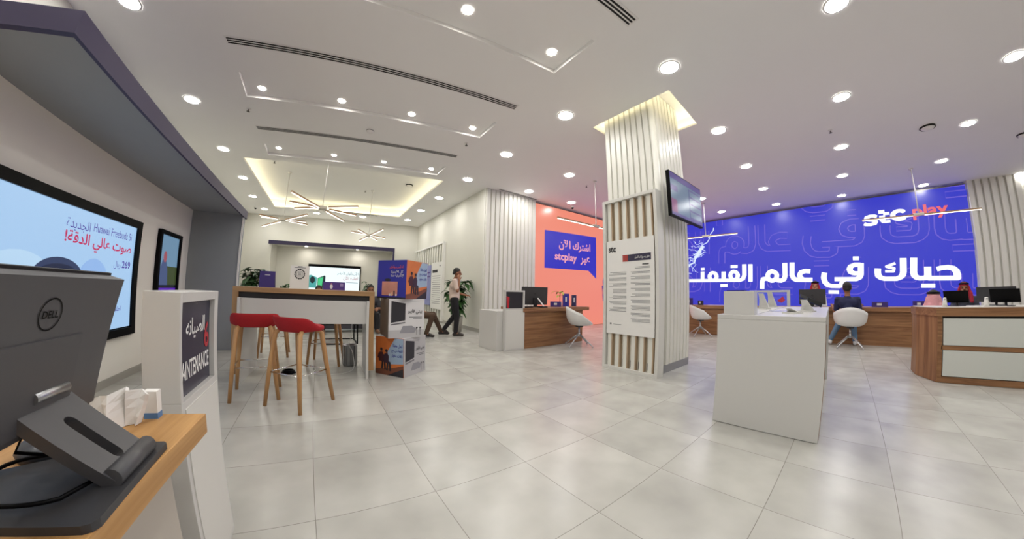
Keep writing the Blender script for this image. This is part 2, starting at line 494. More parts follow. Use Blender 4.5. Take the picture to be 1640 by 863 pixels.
# plain walls
def wall(name, a, b, h=ZC, m=M_WALL, t=0.12, z0=0.0):
    a, b = Vector((*a, 0)), Vector((*b, 0)); d = (b - a).normalized(); n = Vector((d.y, -d.x, 0)) * t   # thickness to the right of a->b
    mb = MB().use(m)
    vs = [a, b, b + n, a + n]
    mb.add([(v.x, v.y, z0) for v in vs] + [(v.x, v.y, h) for v in vs], [(3, 2, 1, 0), (4, 5, 6, 7), (0, 1, 5, 4), (1, 2, 6, 5), (2, 3, 7, 6), (3, 0, 4, 7)])
    return struct(name, mb)
FAR = [(-3.3, 14.33), (3.72, 13.05)]
wall('wall_left', (XL, 14.4), (XL, YR))
wall('wall_far', (3.85, 13.02), (-3.32, 14.34))
wall('wall_hall_right', (3.85, 6.95), (3.85, 13.1))
wall('wall_center', (XR + .1, 6.95), (3.86, 6.95))
wall('wall_right', (XR, YR), (XR, 7.0))
wall('wall_back', (XL, YR), (XR, YR))
# baseboards
mb = MB().use(mat('baseboard_grey', 'a5a29b', 0.5)); mb.box((3.835, 6.94, 0), (3.85, 13.1, .1)); mb.box((3.84, 6.93, 0), (5.62, 6.95, .1)); struct('baseboard_center', mb)
mb = MB().use(mat('baseboard_grey', 'a5a29b', 0.5)); mb.box((-2.16, 1.0, 0), (-2.148, 5.78, .08)); struct('baseboard_left', mb)

# left partition with its grey portal (soffit and end pillar) and dark band
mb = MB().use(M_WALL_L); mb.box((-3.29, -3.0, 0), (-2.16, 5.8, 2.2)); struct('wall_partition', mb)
mb = MB().use(M_GREY)
mb.box((-2.16, 5.8, 0), (-1.36, 5.92, 2.2)); mb.box((-3.29, 1.64, 2.2), (-1.36, 5.92, 2.26))
mb.box((-3.29, 5.8, 0), (-2.16, 5.92, 2.2))
struct('wall_portal', mb)
mb = MB().use(M_NAVY)
mb.box((-1.36, 1.60, 2.16), (-1.335, 5.93, 2.287)); mb.box((-3.29, 1.60, 2.16), (-1.36, 1.64, 2.287))
mb.box((-3.29, 1.64, 2.262), (-1.36, 5.93, 2.287))
struct('trim_6', mb)
mb = MB().use(M_TRIM); mb.box((-1.375, 5.785, 0), (-1.35, 5.80, 2.16)); struct('trim_7', mb)

# far portal on the end wall
def farY(x): return 14.34 + (x + 3.3) * (13.02 - 14.34) / 7.15
ang = math.atan2(13.02 - 14.34, 7.15)
RF = Matrix.Rotation(ang, 3, 'Z')
def fbox(mb, x0, x1, d0, d1, z0, z1, bevel=0):
    "box on the end wall: x along the wall, d depth in front of it"
    p = Vector(((x0 + x1) / 2, farY((x0 + x1) / 2), 0)); n = Vector((math.sin(ang), -math.cos(ang), 0))
    L = (x1 - x0) / math.cos(ang)
    c = p + n * (d0 + d1) / 2
    return mb.box((c.x - L / 2, c.y - (d1 - d0) / 2, z0), (c.x + L / 2, c.y + (d1 - d0) / 2, z1), bevel, R=RF)
mb = MB().use(M_NAVY); fbox(mb, -1.98, 2.87, .70, .78, 2.66, 2.80); fbox(mb, 2.80, 2.87, .70, .78, 0, 2.66); struct('trim_8', mb)
mb = MB().use(M_WALL); fbox(mb, -1.95, 2.84, .0, .70, 2.68, 2.78); fbox(mb, 2.78, 2.84, 0, .70, 0, 2.68); fbox(mb, -1.96, -1.88, 0, .70, 0, 2.68); struct('trim_9', mb)

# ribbed panel beside the coral wall, ribbed wall right of the blue one
def ribs(mb, a, b, z0, z1, n, w, depth, out):
    "n upright ribs of width share w between a and b, standing out along out"
    a, b, out = Vector((*a, 0)), Vector((*b, 0)), Vector((*out, 0))
    L = (b - a); st = L / n; u = L.normalized(); hw = st.length * w / 2
    for i in range(n):
        c = a + st * (i + .5)
        prof = [c - u * hw, c - u * hw * .82 + out * depth, c + u * hw * .82 + out * depth, c + u * hw]
        mb.add([(p.x, p.y, z0) for p in prof] + [(p.x, p.y, z1) for p in prof], [(0, 1, 5, 4), (1, 2, 6, 5), (2, 3, 7, 6), (4, 5, 6, 7), (3, 2, 1, 0)])
mb = MB().use(M_RIB); mb.box((3.85, 6.90, 0.1), (5.62, 6.95, ZC)); ribs(mb, (3.87, 6.90), (5.62, 6.90), 0.1, ZC, 12, .86, .045, (0, -1)); struct('wall_ribbed_center', mb)
mb = MB().use(M_RIB); mb.box((11.93, YR, 0), (12.0, -3.42, ZC)); ribs(mb, (11.93, -3.44), (11.93, YR), 0, ZC, 26, .8, .07, (-1, 0)); struct('wall_ribbed_right', mb)
mb = MB().use(mat('shadow_gap', '6a6662', 0.8)); mb.box((5.62, 6.90, 3.86), (11.93, 6.94, 3.9)); mb.box((11.90, -3.42, 3.86), (11.94, 6.9, 3.9)); struct('trim_10', mb)

# ribbed column
mb = MB().use(M_RIB)
mb.prism([(3.90, 2.02), (3.93, 1.99), (4.72, 1.99), (4.75, 2.02), (4.75, 2.86), (4.72, 2.89), (3.93, 2.89), (3.90, 2.86)], 0.0, 4.24)
ribs(mb, (3.9, 2.05), (3.9, 2.88), .12, 4.24, 8, .90, .035, (-1, 0)); ribs(mb, (3.95, 1.99), (4.74, 1.99), .12, 4.24, 7, .90, .035, (0, -1))
ribs(mb, (4.75, 2.05), (4.75, 2.88), .12, 4.24, 8, .82, .05, (1, 0)); ribs(mb, (3.95, 2.89), (4.74, 2.89), .12, 4.24, 7, .82, .05, (0, 1))
mb.tube([(3.905, 2.005, .12), (3.905, 2.005, 4.24)], .046, 12)
struct('wall_column', mb)
mb = MB().use(M_STEEL); mb.prism([(3.87, 1.97), (4.77, 1.97), (4.77, 2.91), (3.87, 2.91)], 0, .12); struct('baseboard_column', mb)

# ------------------------------------------------------------------ lit walls
STROKES_HERE = None
def clip_mb(mb, name, x, y0, y1, z0, z1):
    me = mb.mesh(name); bm = bmesh.new(); bm.from_mesh(me)
    for co, no in (((x, y0, 0), (0, -1, 0)), ((x, y1, 0), (0, 1, 0)), ((x, 0, z0), (0, 0, -1)), ((x, 0, z1), (0, 0, 1))):
        bmesh.ops.bisect_plane(bm, geom=bm.verts[:] + bm.edges[:] + bm.faces[:], plane_co=co, plane_no=no, clear_outer=True)
    bm.to_mesh(me); bm.free(); return me
BX = 11.90
Y0, Y1 = -3.42, 6.9
blue = thing('light_wall', 'tall glowing royal blue wall with white arabic headline', 'light wall', (BX, 1.74, 0))
mb = MB().use(M_BLUE); mb.box((0, Y0 - 1.74, 0), (.03, Y1 - 1.74, 3.86)); part('panel', mb, blue)
# headline: wall coordinates (y, z), width
STROKES = [([(-2.51,1.7),(-2.62,1.73),(-2.77,1.74),(-2.88,1.71),(-2.95,1.64),(-2.97,1.55),(-2.97,1.45),(-2.35,1.47)],0.168,0.12),([(-2.3,1.78),(-2.29,1.54),(-2.32,1.47),(-2.38,1.47)],0.168,0.12),([(-2.29,1.54),(-2.23,1.48),(-2.1,1.48),(-2.03,1.5),(-1.97,1.56),(-1.96,1.66),(-1.99,2.04)],0.168,0.12),([(-2.12,1.28),(-2.45,1.27)],0.11,0.11),([(-1.73,2.05),(-1.71,1.66),(-1.68,1.57),(-1.62,1.52),(-1.53,1.49),(-1.24,1.5),(-1.15,1.53),(-1.08,1.59),(-1.07,1.69),(-1.08,1.8)],0.168,0.12),([(-1.53,1.92),(-1.3,1.84),(-1.38,1.81),(-1.49,1.78),(-1.47,1.7),(-1.26,1.71)],0.075,0.075),([(-0.64,1.93),(-0.49,1.94),(-0.38,1.9),(-0.34,1.82),(-0.37,1.73),(-0.46,1.69),(-0.63,1.68)],0.16,0.122),([(-0.65,1.98),(-0.63,1.64),(-0.59,1.56),(-0.5,1.52),(0.08,1.54)],0.16,0.122),([(-0.45,2.13),(-0.61,2.12)],0.11,0.11),([(0.35,1.75),(0.38,1.6),(0.35,1.46),(0.27,1.37),(0.17,1.34),(-0.04,1.33),(-0.12,1.37),(-0.14,1.48)],0.16,0.122),([(0.26,1.16),(-0.03,1.15)],0.105,0.105),([(0.75,1.81),(0.9,1.83),(1.03,1.79),(1.08,1.7),(1.03,1.6),(0.96,1.55)],0.15,0.138),([(1.28,2.12),(1.3,1.71),(1.26,1.61),(1.18,1.56),(0.7,1.54)],0.15,0.138),([(1.5,2.12),(1.51,1.7),(1.55,1.59),(1.64,1.55),(1.78,1.57)],0.15,0.138),([(1.77,1.71),(1.78,1.65),(1.81,1.61),(1.85,1.58),(1.89,1.56),(1.95,1.56),(1.99,1.58),(2.03,1.62),(2.06,1.67),(2.06,1.72),(2.05,1.77),(2.02,1.82),(1.98,1.85),(1.93,1.87),(1.88,1.86),(1.84,1.84),(1.8,1.81),(1.77,1.76),(1.77,1.71)],0.15,0.138),([(2.04,1.62),(2.13,1.63),(2.21,1.62),(2.24,1.54),(2.25,1.29)],0.15,0.138),([(2.61,2.15),(2.63,1.55)],0.148,0.12),([(2.82,2.16),(2.83,1.78),(2.88,1.65),(2.99,1.61),(5.04,1.65)],0.148,0.12),([(3.06,1.77),(3.07,1.72),(3.09,1.68),(3.13,1.65),(3.17,1.63),(3.21,1.63),(3.26,1.65),(3.29,1.69),(3.31,1.73),(3.32,1.78),(3.31,1.84),(3.28,1.88),(3.25,1.91),(3.21,1.93),(3.16,1.92),(3.12,1.9),(3.09,1.87),(3.06,1.82),(3.06,1.77)],0.148,0.12),([(3.3,2.11),(3.05,2.1)],0.105,0.105),([(3.56,1.94),(3.57,1.63)],0.148,0.12),([(3.69,1.43),(3.43,1.43)],0.105,0.105),([(3.82,1.77),(3.83,1.72),(3.86,1.68),(3.89,1.65),(3.93,1.63),(3.98,1.63),(4.02,1.65),(4.06,1.69),(4.08,1.73),(4.09,1.78),(4.08,1.83),(4.05,1.87),(4.02,1.9),(3.97,1.92),(3.93,1.91),(3.88,1.9),(3.85,1.86),(3.83,1.82),(3.82,1.77)],0.148,0.12),([(4.35,1.98),(4.36,1.66)],0.148,0.12),([(4.41,2.07),(4.27,2.07)],0.105,0.105)]
O_, XD, UD = (0, -1.74, 0), (0, -1, 0), (0, 0, 1)
def flip(pts): return [(-y, z) for y, z in pts]
O2 = (0, -1.74, 0)
# faint outlined repeats of the headline behind it, clipped to the wall
gw, gb = MB(), MB()
sc_ = 1.5
src = (1.85, 1.53); dst = (3.0, 2.83)
src = (STROKES[12][0][-1][0], STROKES[12][0][-1][1]); dst = (1.30, 2.62)
for row in (0.0, -1.42, 1.42):
    for pts, wv_, wh_ in STROKES:
        q = [(dst[0] + (y - src[0]) * sc_, dst[1] + row + (z - src[1]) * sc_) for y, z in pts]
        W, W2 = wv_ * sc_, wh_ * sc_
        stroke(gw, M_BLUE_LINE, (-.002, -1.74, 0), XD, UD, flip(q), W + .026, W2 + .026)
        a, b = Vector(q[0]), Vector(q[-1])
        stroke(gb, M_BLUE, (-.026, -1.74, 0), XD, UD, flip(q), W - .026, W2 - .026)
for g, nm in ((gw, 'outline_lettering'), (gb, 'outline_filling')):
    me = clip_mb(g, nm, 0, Y0 - 1.74, Y1 - 1.74, 0.0, 3.86); part(nm, me, blue)
mb = MB()
for pts, wv_, wh_ in STROKES: stroke(mb, M_TXT, (-.052, -1.74, 0), XD, UD, flip(pts), wv_, wh_)
part('headline_lettering', mb, blue, 'bold white arabic headline')
mb = MB()
def lg(x, y): return ((x - 140) / 745 * 1.17 + .82, (440 - y) / 310 * .42 + 3.03)
LO = (-.062, -1.74, 0)
stroke(mb, M_TXT, LO, XD, UD, [lg(*q) for q in ((372, 262), (330, 235), (265, 228), (205, 248), (196, 280), (235, 308), (310, 330), (345, 360), (325, 398), (255, 412), (180, 402), (150, 378))], .125, .088)
for x0_, x1_, y0_, y1_ in ((405, 505, 130, 205), (480, 580, 185, 245), (410, 505, 245, 300), (410, 505, 300, 372)): shape2d(mb, M_TXT, LO, XD, UD, [lg(x0_, y1_), lg(x1_, y1_), lg(x1_, y0_), lg(x0_, y0_)], .004)
stroke(mb, M_TXT, LO, XD, UD, [lg(*q) for q in ((458, 360), (475, 380), (510, 385), (582, 385))], .14, .075, .006)
stroke(mb, M_TXT, LO, XD, UD, [lg(735 + 105 * math.cos(math.radians(a)), 277 + 88 * math.sin(math.radians(a))) for a in range(42, 320, 12)], .135, .098)
part('logo_lettering', mb, blue, 'white logo letters')
mb = MB(); put_text(mb, 'play', M_CORAL, (-.062, -2.08 - 1.74, 3.06), XD, UD, .86, .40, .03); part('logo_word', mb, blue, 'coral word after the logo')
# lightning spark near the column
mb = MB(); rnd = random.Random(3)
def bolt(p, q, w, depth=0):
    pts = [p]
    for i in range(1, 7):
        t = i / 7
        pts.append((p[0] + (q[0] - p[0]) * t + rnd.uniform(-.09, .09), p[1] + (q[1] - p[1]) * t + rnd.uniform(-.05, .05)))
    pts.append(q)
    stroke(mb, mat('spark_white', 'cfdcff', 0.3, emit=.6), (-.054 - .0005 * depth, -1.74, 0), XD, UD, flip(pts), w)
    return pts
b0 = bolt((3.85, 3.6), (4.30, 2.9), .03); b1 = bolt((4.30, 2.9), (4.62, 2.5), .10, 1); b2 = bolt((4.62, 2.5), (5.15, 1.75), .05, 2)
for k in range(26):
    s_ = rnd.choice(b1 + b2); bolt(s_, (s_[0] + rnd.uniform(-.45, .5), s_[1] + rnd.uniform(-.35, .3)), .014, 3 + k)
part('spark', mb, blue, 'pale lightning spark')

OY = 6.90
coral = thing('light_wall', 'glowing coral wall with dark blue speech bubble beside ribbed panel', 'light wall', (8.75, OY, 0))
mb = MB().use(M_ORANGE); mb.box((5.62 - 8.75, -.02, 0.02), (BX - 8.75, .04, 3.86)); part('panel', mb, coral)
mb = MB(); o_ = (-8.75, -.024, 0); xd_, ud_ = (1, 0, 0), (0, 0, 1)
shape2d(mb, M_BUB, o_, xd_, ud_, [(5.99, 1.88), (8.04, 1.91), (8.47, 1.64), (8.47, 3.15), (5.99, 3.07)]); part('speech_bubble', mb, coral)
mb = MB(); o_ = (-8.75, -.030, 0)
for s_, x_, z_, w_, h_, b_, ar_ in (('اشترك الآن', 6.60, 2.50, 1.54, .36, .022, True), ('stcplay', 6.42, 2.10, 1.02, .32, .028, False), ('عبر', 7.62, 2.08, .5, .30, .022, True)):
    lettering(coral, s_, M_PINKT, (o_[0] + x_, o_[1], z_), xd_, ud_, w_, h_, b_, ar_, label='pink lettering')
mb = MB()
M_MUR = mat('mural_violet', '57418e', 0.3, emit=.45)
shape2d(mb, M_MUR, (-8.75, -.024, 0), xd_, ud_, ell(8.98, 1.55, .13, .2)); shape2d(mb, M_MUR, (-8.75, -.024, 0), xd_, ud_, [(8.8, 1.4), (9.1, 1.5), (9.25, .9), (8.86, .85)])
shape2d(mb, mat('mural_skin', 'c57a72', 0.3, emit=.45), (-8.75, -.025, 0), xd_, ud_, ell(8.92, 1.2, .09, .14))
part('mural_figure', mb, coral, 'violet printed figure')

# ------------------------------------------------------------------ ceiling lamps
ORD = ['nearest', 'second', 'third', 'fourth', 'fifth', 'sixth', 'seventh']
ROWS = [
    ('over the grey portal and hall edge', [(-2.55, 3.52), (-2.46, 5.54), (-2.43, 7.53), (-2.4, 9.47), (-2.49, 11.41), (-2.38, 13.17)]),
    ('far end wall', [(3.07, 11.97), (1.34, 12.47), (-.42, 12.83)]),
    ('passing before the ribbed column', [(3.54, -.5), (3.32, 1.36), (3.13, 3.08), (3.17, 4.86), (3.15, 6.61), (3.1, 8.49), (3.09, 10.26)]),
    ('just behind the ribbed column', [(5.71, -2.57), (5.53, -.42), (5.38, 1.47), (4.97, 4.81), (4.94, 6.36)]),
    ('halfway between column and blue wall', [(7.73, -2.49), (7.55, -.36), (7.38, 1.52), (6.61, 6.32)]),
    ('above the long walnut counter', [(9.7, -2.45), (9.47, -.35), (9.31, 1.55), (9.08, 3.25)]),
    ('along the top of the blue wall', [(11.9, -4.67), (11.64, -2.41), (11.43, -.32), (11.23, 1.53), (11.01, 3.26)]),
]
def make_downlight(name, label, r, glow, z, x, y):
    t = thing(name, label, 'ceiling light', (x, y, z))
    m1 = MB().use(M_TRIM); m1.lathe([(r * 1.18, 0), (r * 1.16, -.008), (r * 1.0, -.01), (r * .98, -.002)], seg=24); part('trim_ring', m1, t)
    m2 = MB().use(glow); m2.disc((0, 0, -.006), r * .99, 20); part('diffuser', m2, t)
    return t
first = None
for row, pts in ROWS:
    for i, (x, y) in enumerate(pts):
        lab = f'{ORD[i]} downlight from the front in the row {row}' if row != 'far end wall' else f'{["right", "middle", "left"][i]} round downlight of three along the far end wall'
        if first is None:
            first = make_downlight('downlight', lab, .115, M_LAMP, ZC - .002, x, y)
        else: dup(first, (x, y, ZC - .002), label=lab)
for i, (x, y) in enumerate([(-2.6, 1.5), (-1.0, -1.6), (1.2, -1.2), (1.0, -3.8), (3.7, -2.6), (5.8, -4.7), (7.8, -4.7), (9.8, -4.7), (-2.4, -.4), (-.7, .3), (1.1, .1), (-1.0, -3.8)]):  # unseen lamps added to brighten the foreground and left partition
    dup(first, (x, y, ZC - .002), label=f'added unseen fill downlight {["beside", "behind", "behind and right of", "far behind", "right of", "far right of", "well right of", "at the far right of", "behind and left of", "straight above", "above and right of", "far behind and left of"][i]} the camera, outside the picture')
sm = None
for row, z, pts in (('tray nearest the camera', ZC + .058, [(-1.3, 2.5), (-.2, 2.4), (.95, 2.29), (2.08, 2.24)]), ('middle ceiling tray', ZC + .058, [(-1.26, 4.90), (-.05, 4.75), (1.07, 4.59), (2.15, 4.43)]), ('tray just before the coffer', ZC + .058, [(-1.21, 7.15), (-.03, 7.0), (1.07, 6.82), (2.17, 6.62)])):
    for i, (x, y) in enumerate(pts):
        lab = f'{["leftmost", "second from left", "third from left", "rightmost"][i]} small spot in the shallow {row}'
        if sm is None: sm = make_downlight('spotlight', lab, .05, M_SPOT, z, x, y)
        else: dup(sm, (x, y, z), label=lab)
for i, x in enumerate((-.62, 1.38)):
    p = Vector((x, farY(x), 0)) + Vector((math.sin(ang), -math.cos(ang), 0)) * .42
    dup(sm, (p.x, p.y, 2.678), label=f'{["left", "right"][i]} small spot under the dark portal on the end wall')

# slot vents
def slot_vent(name, label, a, b, w, n, grp=None):
    a, b = Vector((*a, 0)), Vector((*b, 0)); L = (b - a).length; rz = math.atan2(b.y - a.y, b.x - a.x); c = (a + b) / 2
    t = thing(name, label, 'air vent', (c.x, c.y, ZC), rz)
    m1 = MB().use(M_TRIM); m1.box((-L / 2 - .02, -w / 2 - .015, -.006), (L / 2 + .02, w / 2 + .015, -.001)); part('frame', m1, t)
    m2 = MB().use(M_VENT)
    for i in range(n):
        y = -w / 2 + w * (i + .5) / n
        m2.box((-L / 2, y - w / n * .27, -.008), (L / 2, y + w / n * .27, -.005))
    part('slots', m2, t, 'dark air slots')
slot_vent('slot_vent', 'long three-slot ceiling vent nearest on the left', (-1.55, 3.85), (2.37, 3.40), .12, 3)
slot_vent('slot_vent', 'long grey slot vent further back before the lit coffer', (-1.5, 6.18), (2.35, 5.55), .12, 4)
slot_vent('slot_vent', 'three-slot vent cut by the top edge of the picture', (.2, 1.36), (2.38, 1.28), .12, 3)
slot_vent('slot_vent', 'thin vent in the ceiling along the ribbed panel', (4.2, 6.74), (5.58, 6.80), .08, 2)
t = thing('air_grille', 'pale ribbed air grille on the coffer rim by the end wall', 'air vent', (.92, 12.06, ZC), math.atan2(-.17, 1.84))
m1 = MB().use(M_TRIM); m1.box((-.95, -.1, -.008), (.95, .1, -.001)); part('frame', m1, t)
m1 = MB().use(M_INKGREY)
for i in range(60): m1.box((-.92 + i * .031, -.08, -.011), (-.906 + i * .031, .08, -.007))
part('fins', m1, t)

# sprinklers, detectors, cameras
spr = None
for i, (x, y, z, w) in enumerate([(-1.54, 5.52, ZC, 'left of the middle ceiling tray'), (2.27, 4.91, ZC, 'right of the middle ceiling tray'), (-1.36, 7.83, ZC, 'at the left front corner of the lit coffer'), (1.93, 7.7, 4.32, 'inside the front right of the lit coffer'), (5.83, 5.02, ZC, 'above the coral wall desk'), (6.62, -.2, ZC, 'in the ceiling before the blue wall'), (1.1, 10.2, 4.32, 'in the middle of the lit coffer')]):
    lab = f'small ceiling sprinkler {w}'
    if spr is None:
        spr = thing('sprinkler', lab, 'sprinkler', (x, y, z))
        m1 = MB().use(M_TRIM); m1.lathe([(0, -.012), (.035, -.010), (.04, 0)], seg=16); part('rose', m1, spr)
        m1 = MB().use(mat('sprinkler_metal', '6d6a64', .4, .7)); m1.tube([(0, 0, -.005), (0, 0, -.05)], .009, 8); m1.lathe([(.0, -.052), (.028, -.052), (.028, -.056), (0, -.056)], seg=14); part('head', m1, spr)
    else: dup(spr, (x, y, z), label=lab)
def detector(label, x, y, z=ZC, r=.07, dark=False):
    t = thing('smoke_detector', label, 'detector', (x, y, z))
    m1 = MB().use(M_TRIM); m1.lathe([(r, 0), (r, -.02), (r * .8, -.04), (r * .35, -.06), (0, -.062)], seg=22); part('housing', m1, t)
    m2 = MB().use(M_VENT); m2.lathe([(r * .83, -.037), (r * .86, -.028), (r * 1.005, -.020), (r * 1.005, -.012)], seg=22) if not dark else m2.lathe([(r * 1.05, 0), (r * 1.1, -.02), (r * 1.03, -.03)], seg=22); part('vents', m2, t)
detector('round smoke detector between the slot vents', .53, 5.39)
detector('white and black dome on the ceiling before the blue wall', 7.49, -1.81, r=.12, dark=True)
detector('dark rimmed detector inside the coffer on the right', 2.25, 8.9, 4.32, r=.1, dark=True)
detector('ceiling detector at the far right edge above the ribbed wall', 8.86, -3.69, r=.1, dark=True)
def dome_cam(label, x, y):
    t = thing('security_camera', label, 'security camera', (x, y, ZC))
    m1 = MB().use(M_TRIM); m1.lathe([(.06, 0), (.06, -.03), (.05, -.04), (0, -.04)], seg=20); part('base', m1, t)
    m2 = MB().use(M_BLACK); m2.ball((0, 0, -.045), .045); part('lens_dome', m2, t, 'black dome')
dome_cam('black eyed camera in the ceiling corner beside the grey pillar', -2.68, 13.0)
dome_cam('small camera at the top of the coral wall', 6.95, 6.6)
# ================================================================== LEFT SCREENS
def screen_on_left(name, label, y0, y1, z0, z1, bez=.09):
    x = -2.16
    t = thing(name, label, 'screen', (x, (y0 + y1) / 2, z0))
    w, h = y1 - y0, z1 - z0
    mb = MB().use(M_BLACK)
    mb.box((0, -w / 2, 0), (.05, -w / 2 + bez, h)); mb.box((0, w / 2 - bez, 0), (.05, w / 2, h)); mb.box((0, -w / 2 + bez, 0), (.05, w / 2 - bez, bez)); mb.box((0, -w / 2 + bez, h - bez), (.05, w / 2 - bez, h)); mb.box((0, -w / 2 + .01, .01), (.02, w / 2 - .01, h - .01))
    part('bezel', mb, t)
    return t
YD, ZU = (0, 1, 0), (0, 0, 1)
E_ = .52
tv = screen_on_left('display_screen', 'large wide wall screen advertising earbuds in pale blue', 2.12, 4.24, .47, 1.70, .08)
oy, oz = -(2.12 + 4.24) / 2, -.47
S = (.026, oy, oz)                                     # then y, z are room values
mb = MB(); rect(mb, mat('tv_sky', 'a3c6ea', .2, emit=E_), S, YD, ZU, 2.19, 4.17, .56, 1.62); part('picture', mb, tv)
mb = MB()
M_SKY2 = mat('tv_sky2', '8fb4e6', .2, emit=E_); M_SKY3 = mat('tv_sky3', 'b4d3ee', .2, emit=E_)
shape2d(mb, M_SKY3, S, YD, ZU, ell(2.62, 1.0, .36, .22), .001); shape2d(mb, M_SKY2, S, YD, ZU, ell(3.48, .98, .24, .25), .001)
M_CASE = mat('tv_case', '36466f', .2, emit=.36); M_CASE2 = mat('tv_case2', '1f2a4c', .2, emit=.36); M_CASE3 = mat('tv_case3', '6d86b8', .2, emit=.42)
shape2d(mb, M_CASE, S, YD, ZU, ell(3.03, 1.04, .30, .165, 30), .002); shape2d(mb, M_CASE2, S, YD, ZU, ell(3.03, 1.03, .27, .125, 30), .003); shape2d(mb, M_CASE, S, YD, ZU, ell(3.03, .93, .29, .10, 30), .004)
for s_ in (-1, 1):
    shape2d(mb, M_CASE3, S, YD, ZU, ell(3.03 + s_ * .11, 1.0, .075, .07), .005); shape2d(mb, M_CASE2, S, YD, ZU, ell(3.03 + s_ * .11, 1.0, .058, .055), .006); shape2d(mb, M_CASE3, S, YD, ZU, [(3.03 + s_ * .035 - .018, .93), (3.03 + s_ * .035 + .018, .93), (3.03 + s_ * .035 + .018, 1.06), (3.03 + s_ * .035 - .018, 1.06)], .006)
part('earbuds_image', mb, tv, 'dark blue earbuds case image')
M_TVV = mat('tv_violet', '5b4fb8', .3, emit=.36); M_TVP = mat('tv_magenta', 'c4245f', .3, emit=.46); T_ = (.034, oy, oz)
lettering(tv, 'Huawei Freebuds 5i', M_TVV, (.034, oy + 3.40, oz + 1.465), YD, ZU, .66, .075)
lettering(tv, 'الجديدة', M_TVV, (.034, oy + 3.04, oz + 1.43), YD, ZU, .31, .10, 0, True)
lettering(tv, 'صوت عالي الدقة!', M_TVP, (.034, oy + 3.04, oz + 1.28), YD, ZU, 1.04, .15, .018, True)
lettering(tv, '269', M_TVV, (.034, oy + 3.93, oz + 1.17), YD, ZU, .16, .075, .02)
lettering(tv, 'ريال', M_TVV, (.034, oy + 3.78, oz + 1.155), YD, ZU, .12, .08, 0, True)
lettering(tv, 'اطلبه من الموقع', M_TVV, (.034, oy + 3.50, oz + .71), YD, ZU, .46, .075, .004, True)

tv2 = screen_on_left('display_screen', 'narrow upright wall screen showing a person above purple', 4.73, 5.42, .46, 1.72, .055)
oy, oz = -(4.73 + 5.42) / 2, -.46; S = (.026, oy, oz)
mb = MB()
rect(mb, mat('tv2_sky', '7fa6c6', .2, emit=.34), S, YD, ZU, 4.785, 5.365, 1.0, 1.665); rect(mb, mat('tv2_purple', '5b22b4', .2, emit=.42), S, YD, ZU, 4.785, 5.365, .515, .98)
rect(mb, mat('tv2_green', '4b5a34', .2, emit=.3), S, YD, ZU, 5.04, 5.365, 1.0, 1.26, .001); rect(mb, mat('tv2_dark', '1b1f2e', .2, emit=.3), S, YD, ZU, 4.785, 5.365, .97, 1.01, .002)
part('picture', mb, tv2)
mb = MB(); shape2d(mb, mat('tv2_robe', '5a6c9c', .2, emit=.3), S, YD, ZU, [(4.80, 1.0), (4.83, 1.22), (4.90, 1.34), (5.0, 1.34), (5.06, 1.2), (5.08, 1.0)], .002); shape2d(mb, mat('tv2_pink', 'c06a78', .2, emit=.3), S, YD, ZU, ell(4.96, 1.38, .05, .075), .003)
part('person_image', mb, tv2, 'printed figure in blue robe')
mb = MB(); rect(mb, mat('tv2_dark', '1b1f2e', .2, emit=.3), S, YD, ZU, 4.98, 5.14, .70, .80, .003); part('emblem', mb, tv2)

# ================================================================== FOREGROUND DESK WITH MONITOR
t = thing('desk', 'wood-topped service desk in the lower left foreground', 'desk', (-.29, .91, 0), math.radians(-3))
mb = MB().use(M_OAKTOP); mb.box((-1.25, -1.5, .70), (0, 0, .75), .003); part('desktop', mb, t)
mb = MB().use(mat('warm_panel', 'b3aca2', .5)); mb.box((-1.2, -1.45, 0), (-.07, -1.41, .70)); mb.box((-1.2, -.07, 0), (-.09, -.03, .70)); mb.box((-.11, -1.41, 0), (-.07, -.07, .70)); part('side_panel', mb, t)

mon = thing('touchscreen_monitor', 'dark grey monitor seen from behind on the wooden desk', 'monitor', (-.43, .58, .75))
B0 = Vector((-.43, .58, .75))
mb = MB().use(M_MON)
pl = [(-.16, -.11), (.12, -.11), (.12, .125), (.10, .14), (-.14, .14), (-.16, .12)]
mb.prism([(-.135, -.115), (.105, -.115), (.116, -.110), (.122, -.098), (.122, .135), (.115, .142), (.04, .142), (-.135, .02)], 0, .013); mb.mats = [M_DARK]; part('base_plate', mb, mon)
# stand arm: slotted plate from the foot up to the hinge
def arm_plate(mb, p0, p1, wdir, w, th, slot):
    p0, p1, wdir = Vector(p0), Vector(p1), Vector(wdir)
    L = (p1 - p0).length; u = (p1 - p0).normalized(); n = u.cross(wdir).normalized()
    bm = bmesh.new(); es = []
    def lp(pts):
        vs = [bm.verts.new(p0 + u * a + wdir * b) for a, b in pts]
        return [bm.edges.new((vs[i], vs[(i + 1) % len(vs)])) for i in range(len(vs))]
    es += lp([(0, -w / 2), (L, -w / 2), (L, w / 2), (0, w / 2)])
    s0, s1, sw = slot
    es += lp(ell(s1, 0, sw, sw, 10, -90, 90) + ell(s0, 0, sw, sw, 10, 90, 270))
    bmesh.ops.triangle_fill(bm, edges=es, use_beauty=True)
    r = bmesh.ops.extrude_face_region(bm, geom=bm.faces[:])
    for v in [g for g in r['geom'] if isinstance(g, bmesh.types.BMVert)]: v.co += n * th
    bm.verts.index_update()
    mb.add([v.co.copy() for v in bm.verts], [[v.index for v in f.verts] for f in bm.faces]); bm.free()
mb = MB().use(M_MON)
F0, F1 = Vector((.105, .045, .02)), Vector((-.01, .005, .142))
arm_plate(mb, F0, F1, (0, 1, 0), .125, .020, (.035, .115, .012))
mb.tube([F0 + Vector((-.006, -.0625, .004)), F0 + Vector((-.006, .0625, .004))], .0165, 14)
part('stand_arm', mb, mon, 'slotted stand arm')
